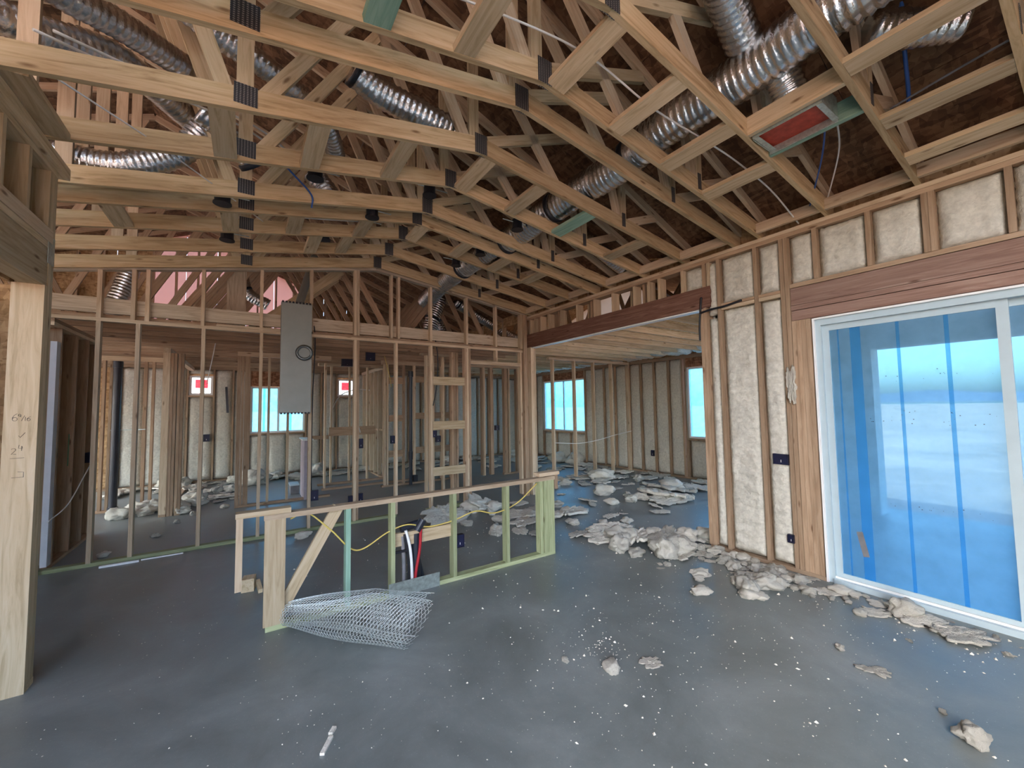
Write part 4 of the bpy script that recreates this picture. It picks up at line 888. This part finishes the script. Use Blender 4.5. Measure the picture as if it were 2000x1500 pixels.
# black drain and vent pipes
dp = empty('drain_stack', (-1.84, 9.3, 0), 'tall black drain stack in the bath wall', 'pipe'); cyl('stack', (-1.84, 9.30, 0), (-1.84, 9.30, 2.52), 0.055, 'abs_pipe', dp); cyl('coupling', (-1.84, 9.30, 0.0), (-1.84, 9.30, 0.10), 0.068, 'abs_pipe', dp); cyl('coupling', (-1.84, 9.30, 2.42), (-1.84, 9.30, 2.53), 0.066, 'abs_pipe', dp)
vp = empty('vent_stack', (3.0, 8.62, 0), 'slim black vent pipe in the plumbing wall', 'pipe'); cyl('stack', (3.0, 8.63, 0), (3.0, 8.63, 2.40), 0.036, 'abs_pipe', vp); cyl('coupling', (3.0, 8.63, 2.36), (3.0, 8.63, 2.48), 0.055, 'abs_pipe', vp); cyl('coupling', (3.0, 8.63, 0.55), (3.0, 8.63, 0.72), 0.045, 'abs_pipe', vp); abox('trap_box', (3.06, 8.60, 0.06), (3.15, 8.68, 0.2), 'black_plastic', vp)

# hanging sheet-metal chase on the gable wall
mc = empty('metal_chase', (0.54, 6.2, 1.62), 'tall grey sheet metal chase with a round collar hung on the gable studs', 'duct')
abox('chase_front', (0.355, 6.13, 1.62), (0.725, 6.136, 3.125), 'sheet_metal', mc)
abox('chase_side', (0.355, 6.136, 1.62), (0.361, 6.236, 3.125), 'sheet_metal', mc); abox('chase_side', (0.719, 6.136, 1.62), (0.725, 6.236, 3.125), 'sheet_metal', mc)
abox('chase_back', (0.361, 6.230, 1.62), (0.719, 6.236, 3.125), 'sheet_metal', mc)
for zz in (1.615, 3.12):
    for k in range(9): abox('tab', (0.36 + k * 0.041, 6.127, zz - 0.008), (0.385 + k * 0.041, 6.131, zz + 0.018), 'black_plastic', mc)
cx, cz = 0.632, 2.44
ring_v, ring_f = [], []
for i in range(32):
    a = 2 * math.pi * i / 32
    for rr, yy_ in ((0.075, 6.129), (0.105, 6.126), (0.108, 6.095), (0.072, 6.08)): ring_v.append((cx + rr * math.cos(a), yy_, cz + rr * math.sin(a)))
for i in range(32):
    for k in range(4):
        j = (i + 1) % 32; ring_f.append((i * 4 + k, i * 4 + (k + 1) % 4, j * 4 + (k + 1) % 4, j * 4 + k))
mesh_obj('collar', ring_v, ring_f, 'collar_metal', mc, smooth=True)
tag(cyl('vent_pipe', (0.58, 6.4, 3.13), (0.85, 7.0, 4.1), 0.055, 'sheet_metal'), 'grey metal vent pipe rising behind the chase', 'pipe')

# boxes in the back room
hb = empty('short_partition', (0.97, 8.7, 0), 'short mauve-grey partition end with a white cap', 'partition'); abox('panel_body', (0.90, 8.42, 0.0), (1.02, 9.05, 1.09), 'mauve_panel', hb); abox('cap', (0.87, 8.40, 1.09), (1.05, 9.07, 1.115), 'vinyl_white', hb)
lb = empty('floor_box', (0.8, 9.3, 0), 'low dark box on the slab beside the mauve partition', 'box'); abox('box_body', (0.74, 9.15, 0.0), (0.895, 9.5, 0.16), 'pipe_grey', lb); abox('box_lid', (0.73, 9.14, 0.16), (0.895, 9.51, 0.185), 'vinyl', lb)

# small scraps
sw = board('wood_scrap', (0.03, 4.50, 0.06), (0.05, 4.62, 0.06), 0.10, 0.115, (1, 0, 0), 'lumber'); tag(sw, 'short knotty lumber offcut on the floor left of the half wall', 'wood scrap')
sw = board('wood_scrap', (0.13, 4.42, 0.018), (0.11, 4.60, 0.05), 0.035, 0.035, (1, 0, 0), 'lumber'); tag(sw, 'thin wood shim leaning beside the lumber offcut', 'wood scrap')
ws = abox('trim_strip', (-1.30, 6.12, 0), (-0.98, 6.15, 0.02), 'vinyl_white'); tag(ws, 'white plastic strip lying along the gable wall plate', 'strip'); ws = abox('trim_strip', (-0.97, 6.16, 0), (-0.60, 6.175, 0.012), 'vinyl_white'); tag(ws, 'thinner white plastic strip continuing along the gable plate', 'strip')
def stick(p, q, w, t, label): tag(board('plastic_sliver', (p[0], p[1], t / 2 + 0.001), (q[0], q[1], t / 2 + 0.001), w, t, (1, -1, 0), 'foam_pale'), label, 'debris')

# ================================================================ foam debris
def blob_mesh(seed, flat, rough):
    """lump of cured foam: knobbly, broken faces"""
    bm = bmesh.new(); bmesh.ops.create_icosphere(bm, subdivisions=4, radius=1.0)
    for v in bm.verts:
        n = v.co.normalized(); q = n + Vector((seed * 5.1, seed * 1.7, 0))
        d = 1 + rough * noise.noise(q * 1.3) + 0.55 * rough * (0.35 - abs(noise.noise(q * 3.1))) + 0.30 * rough * (0.3 - abs(noise.noise(q * 7.3))) + 0.07 * noise.noise(q * 15) + 0.16 * (0.45 - noise.voronoi(q * 3.4)[0][0]) + 0.07 * (0.45 - noise.voronoi(q * 8.0)[0][0])
        v.co = Vector((n.x * d, n.y * d * 0.72, n.z * d * flat))
    z = min(v.co.z for v in bm.verts)
    for v in bm.verts: v.co.z = max(v.co.z, z * 0.55) - z * 0.55
    me = bpy.data.meshes.new('foam_lump'); bm.to_mesh(me); bm.free(); me.materials.append(MATS['foam_pale' if seed % 2 else 'foam'])
    me.polygons.foreach_set('use_smooth', [True] * len(me.polygons)); return me
def slab_mesh(seed):
    """torn crust of foam: ragged outline, wavy, thin"""
    nr, na = 14, 56; vt, vb, faces = [], [], []
    for j in range(nr + 1):
        for i in range(na):
            a = 2 * math.pi * i / na; ca, sa = math.cos(a), math.sin(a)
            R_ = 1 + 0.55 * noise.noise(Vector((ca * 1.4, sa * 1.4, seed * 4.4))) + 0.35 * noise.noise(Vector((ca * 4, sa * 4, seed))) + 0.22 * noise.noise(Vector((ca * 10, sa * 10, seed + 3)))
            r = R_ * j / nr; x, y = r * ca, r * sa * 0.6
            h = 0.10 * noise.noise(Vector((x * 1.0, y * 1.0, seed * 2.0))) + 0.05 * noise.noise(Vector((x * 3, y * 3, seed)))
            t_ = 0.05 + 0.07 * abs(noise.noise(Vector((x * 4.5, y * 4.5, seed)))) + 0.05 * noise.noise(Vector((x * 11, y * 11, seed))) + 0.03 * noise.noise(Vector((x * 22, y * 22, seed))) + 0.06 * (0.4 - noise.voronoi(Vector((x * 6, y * 6, seed)))[0][0])
            vt.append((x, y, h + max(0.015, t_))); vb.append((x, y, h - 0.035))
    n = len(vt)
    for j in range(nr):
        for i in range(na):
            i2 = (i + 1) % na; a, b, c, d = j * na + i, j * na + i2, (j + 1) * na + i2, (j + 1) * na + i
            if j == 0: faces.append((a, d, c)); faces.append((n + a, n + c, n + d))
            else: faces.append((a, d, c, b)); faces.append((n + a, n + b, n + c, n + d))
    for i in range(na):
        i2 = (i + 1) % na; a, b = nr * na + i, nr * na + i2
        faces.append((a, n + a, n + b, b))
    zm = min(v[2] for v in vb)
    me = bpy.data.meshes.new('foam_slab'); me.from_pydata([(x, y, z - zm) for x, y, z in vt + vb], [], faces)
    me.materials.append(MATS['foam_pale' if seed % 2 else 'foam']); me.polygons.foreach_set('use_smooth', [True] * len(me.polygons)); return me
BLOB = [blob_mesh(s, f, r) for s, f, r in ((1, 0.5, 0.45), (2, 0.6, 0.6), (3, 0.42, 0.5), (4, 0.65, 0.5), (5, 0.45, 0.7), (6, 0.5, 0.65))]
SLAB = [slab_mesh(s) for s in range(1, 8)]
TAKEN = []
def foam(kind, x, y, size, rot, label, group, z=0.0, tilt=0.0, zs=1.0):
    me = (BLOB if kind == 'b' else SLAB)[int(rot * 7 + size * 100) % (6 if kind == 'b' else 7)]
    o = bpy.data.objects.new('foam_chunk', me)
    M = Matrix.Translation((x, y, z)) @ Matrix.Rotation(rot, 4, 'Z') @ Matrix.Rotation(tilt, 4, 'X') @ Matrix.Diagonal((size, size, size * zs, 1))
    TAKEN.append((x, y, size)); put(o, None, M); return tag(o, label, 'foam scrap', group)
random.seed(21)
R = random.uniform
def scatter(n, pick, label, group, slab=0.5, tilt=0.0, gap=0.62):
    done = tries = 0
    while done < n and tries < n * 60:
        tries += 1; x, y, s_ = pick(); kind = 's' if R(0, 1) < slab else 'b'
        if any((x - a) ** 2 + (y - b) ** 2 < (gap * (s_ + c)) ** 2 for a, b, c in TAKEN): continue
        foam(kind, x, y, s_, R(0, 6), label, group, tilt=R(-tilt, tilt) if kind == 's' else 0, z=s_ * 0.06 if tilt and kind == 's' else 0); done += 1
# single pieces lying on the open floor (own labels)
for kind, x, y, s, r, lb_ in (('b', 1.94, 1.86, 0.065, 0.9, 'curled pale foam piece on the open floor, pointed at one end'), ('s', 2.20, 1.76, 0.075, 2.6, 'cupped pale foam flake on the open floor with a notch'),
        ('b', 1.76, 2.09, 0.028, 1.1, 'small pale foam chip on the open floor left of the curled piece'), ('b', 3.36, 1.14, 0.032, 0.2, 'rounded foam nub on the open floor below the door'),
        ('s', 3.26, 0.93, 0.075, 2.2, 'flat oval foam flake tilted on the floor below the door'), ('b', 2.99, 0.49, 0.07, 2.7, 'fat oval foam lump on the floor at the bottom of the room'),
        ('b', 3.12, 0.62, 0.02, 0.3, 'tiny foam crumb beside the fat oval lump'), ('b', 0.63, 5.98, 0.10, 0.4, 'round foam lump behind the half wall brace'),
        ('b', 3.35, 2.12, 0.085, 2.6, 'two-lobed foam piece on the floor by the debris heap')):
    foam(kind, x, y, s, r, lb_, None)
stick((0.385, 2.30), (0.33, 2.21), 0.022, 0.012, 'pale foam sliver on the floor near the room front'); stick((0.41, 2.355), (0.385, 2.32), 0.022, 0.012, 'stub of the broken foam sliver near the room front')
# along the door sill
g = 'foam scraps along the door sill'; L_ = 'cream foam scrap lying along the sill of the sliding door'
for kind, x, y, s, r in (('s', 4.25, 0.92, 0.16, 2.1), ('b', 4.30, 1.02, 0.11, 2.0), ('s', 4.20, 0.72, 0.17, 2.3), ('s', 4.14, 1.16, 0.10, 2.2), ('b', 4.02, 1.22, 0.05, 1), ('s', 4.26, 1.50, 0.12, 2.2), ('b', 4.34, 1.44, 0.08, 2.4), ('b', 4.36, 1.36, 0.06, 0.4), ('b', 4.10, 1.60, 0.06, 1.4), ('s', 4.34, 1.18, 0.09, 2.0)): foam(kind, x, y, s, r, L_, g)
scatter(26, lambda: (4.44 - abs(random.gauss(0, 0.20)), R(0.35, 1.6), R(0.012, 0.034)), L_, g, 0.3)
# heap at the foot of the foam wall end
g = 'foam rubble at the foot of the right wall'; L_ = 'cream foam lump in the rubble at the foot of the foam wall'
for x, y, s in ((3.72, 1.92, 0.13), (3.80, 2.02, 0.10), (3.92, 1.86, 0.14), (4.02, 1.80, 0.11), (3.90, 1.98, 0.09), (3.62, 1.86, 0.10), (4.06, 1.92, 0.12), (3.68, 2.34, 0.11), (3.60, 2.30, 0.07), (3.66, 1.80, 0.09)): foam('b', x, y, s * 0.82, R(0, 6), L_, g)
scatter(52, lambda: (4.46 - abs(random.gauss(0, 0.17)), R(1.70, 2.80), R(0.035, 0.085)), L_, g, 0.25, gap=0.6)
# heap at the mouth of the side room
g = 'foam slabs heaped in the wide opening'; L_ = 'torn foam slab in the heap under the red beam'
for kind, x, y, s, r, z_ in (('s', 3.95, 3.30, 0.34, 0.2, 0.03), ('s', 4.12, 3.05, 0.26, 0.5, 0.10), ('s', 3.72, 3.62, 0.26, 2.6, 0), ('b', 3.60, 3.28, 0.15, 0.6, 0), ('b', 3.88, 2.86, 0.19, 0.4, 0), ('b', 4.10, 2.82, 0.16, 2.2, 0), ('s', 4.00, 2.74, 0.18, 0.3, 0), ('s', 4.05, 3.75, 0.30, 2.8, 0.02), ('b', 3.80, 3.42, 0.16, 1.9, 0.05), ('b', 4.25, 3.25, 0.15, 1.0, 0), ('b', 4.33, 3.0, 0.13, 3.0, 0.02), ('s', 3.60, 3.95, 0.17, 0.4, 0), ('b', 3.62, 3.05, 0.09, 0.3, 0), ('b', 4.42, 2.95, 0.14, 0.3, 0.05), ('s', 4.60, 2.98, 0.24, 1.2, 0), ('b', 4.75, 2.9, 0.13, 2.0, 0)): foam(kind, x, y, s, r, L_, g, z=z_, tilt=R(-0.25, 0.25) if kind == 's' else 0)
scatter(12, lambda: (R(3.5, 4.6), R(2.6, 3.9), R(0.02, 0.05)), L_, g, 0.4)
# around the right end of the half wall and behind it
g = 'foam scraps behind the half wall'; L_ = 'pale foam scrap on the slab behind the half wall'
for kind, x, y, s, r in (('s', 3.35, 4.80, 0.25, 0.3), ('b', 2.75, 4.60, 0.12, 1), ('b', 3.10, 5.05, 0.12, 2), ('s', 3.50, 5.15, 0.28, 2.4), ('s', 3.85, 5.3, 0.2, 0.7), ('b', 3.45, 4.45, 0.12, 0.4), ('s', 4.10, 4.75, 0.34, 0.2), ('b', 3.85, 4.35, 0.1, 1.5), ('s', 3.05, 4.5, 0.16, 1.1), ('b', 3.35, 5.7, 0.15, 0.2), ('s', 3.9, 5.75, 0.17, 2.9), ('b', 4.3, 5.25, 0.11, 0.1), ('s', 3.2, 4.3, 0.13, 0.3), ('b', 2.62, 5.2, 0.08, 2.2), ('s', 4.55, 4.3, 0.15, 0.2), ('b', 4.5, 3.95, 0.1, 0.6), ('b', 4.2, 4.1, 0.08, 0.6)): foam(kind, x, y, s, r, L_, g)
for lb_, x, y, s, r, ti in (('long foam crust stained brown leaning behind the half wall', 2.45, 5.55, 0.42, 0.5, 0.55), ('second foam crust with brown wood stains beside the core studs', 3.2, 5.75, 0.40, 0.9, 0.5)): foam('s', x, y, s, r, lb_, None, z=0.06, tilt=ti, zs=0.8)
foam('b', 3.05, 5.85, 0.22, 0.4, 'tall pale foam lump standing at the kitchen core studs', None)
# side room drifts
g = 'foam scraps over the side room floor'; L_ = 'pale foam scrap among the drifts in the side room'
scatter(46, lambda: (max(5.2, 8.05 - abs(random.gauss(0, 0.8))), R(4.4, 11.4), R(0.14, 0.34)), L_, g, 0.8, 0.2, 0.68)
scatter(26, lambda: (R(4.9, 7.8), R(5.2, 7.4), R(0.08, 0.24)), L_, g, 0.75, 0.2, 0.68)
scatter(14, lambda: (R(4.8, 7.4), R(3.8, 5.3), R(0.05, 0.15)), L_, g, 0.5, 0.2)
for x, y, s in ((6.2, 4.5, 0.5), (6.7, 4.75, 0.45), (5.9, 4.3, 0.3)): foam('s', x, y, s, R(0, 6), L_, g, z=0.04, tilt=0.2)
# back wall drift
g = 'foam scraps along the back wall'; L_ = 'pale foam scrap heaped along the back wall'
scatter(48, lambda: (R(-2.2, 6.5), 11.75 - abs(random.gauss(0, 0.4)), R(0.14, 0.34)), L_, g, 0.75, 0.2, 0.66)
g = 'foam scraps in the closet and hall'; L_ = 'foam scrap on the slab by the closet studs'
scatter(16, lambda: (R(-0.95, -0.1), R(9.2, 10.6), R(0.10, 0.26)), L_, g, 0.6, 0.2, 0.66)
for x, y, s in ((-1.65, 8.75, 0.16), (-1.35, 8.85, 0.14), (-0.90, 8.62, 0.16), (-1.5, 9.1, 0.2), (-1.3, 9.2, 0.2), (-0.95, 8.9, 0.18), (-1.36, 6.6, 0.06), (-0.85, 7.9, 0.05), (-0.3, 8.6, 0.08), (-0.7, 8.3, 0.06), (-1.0, 7.2, 0.05)): foam('b', x, y, s, R(0, 6), L_, g)
# torn foam flap beside the door, black cable staples at the wall end, crack in the far foam
o = bpy.data.objects.new('foam_flap', SLAB[2]); put(o, wr, Matrix.Translation((4.515, 1.80, 1.84)) @ Matrix.Rotation(math.radians(-90), 4, 'Y') @ Matrix.Diagonal((0.20, 0.075, 0.14, 1)))
tube('black_cable', [(4.505, 2.74, 2.42), (4.50, 2.735, 2.60), (4.505, 2.72, 2.78), (4.50, 2.70, 2.93)], 0.012, 'black_plastic', wr, sides=6)
tube('black_cable', [(4.50, 2.72, 2.745), (4.498, 2.58, 2.76), (4.50, 2.42, 2.765), (4.505, 2.24, 2.79)], 0.012, 'black_plastic', wr, sides=6)
board('foam_crack', (-0.40, 11.955, 1.62), (-0.44, 11.955, 2.25), 0.05, 0.012, (1, 0, 0), 'abs_pipe', wb)
# crumbs
def crumbs():
    verts, faces = [], []
    random.seed(5)
    def one(x, y, s):
        i = len(verts); a = R(0, 3.1); c, d = math.cos(a) * s, math.sin(a) * s; e = R(0.5, 1.0)
        verts.extend([(x + c, y + d, 0.001), (x - d * e, y + c * e, 0.001), (x - c, y - d, 0.001), (x + d * e, y - c * e, 0.001), (x + R(-s, s) * 0.3, y + R(-s, s) * 0.3, s * R(0.6, 1.2))])
        faces.extend([(i, i + 1, i + 4), (i + 1, i + 2, i + 4), (i + 2, i + 3, i + 4), (i + 3, i, i + 4)])
    for k in range(3600):
        x, y = R(0.1, 4.4), R(0.3, 5.9)
        dens = 0.10 + 0.7 * max(0, min(1, (x + 0.25 * y - 0.8) / 2.2)) * (1 if x > 0.5 else 0.6)
        if R(0, 1) > dens: continue
        one(x, y, min(0.014, 0.0019 * math.exp(random.gauss(0.3, 0.6))))
    for k in range(420):
        y = R(0.3, 4.3); one(4.42 - abs(random.gauss(0, 0.38)), y, 0.0028 * math.exp(random.gauss(0.5, 0.5)))
    for k in range(70): one(2.05 + random.gauss(0, 0.10), 2.05 + random.gauss(0, 0.14), R(0.003, 0.008))
    for k in range(220): one(R(-1.0, 0.4), R(1.7, 5.5), R(0.0015, 0.005))
    for k in range(500): one(R(0.2, 3.4), R(0.9, 2.6), R(0.0015, 0.0045))
    for k in range(260): one(R(4.5, 8.0), R(3, 8), R(0.004, 0.011))
    return mesh_obj('foam_crumbs', verts, faces, 'foam_pale')
tag(crumbs(), 'scattered pale foam crumbs over the concrete', 'crumbs', None, 'stuff')
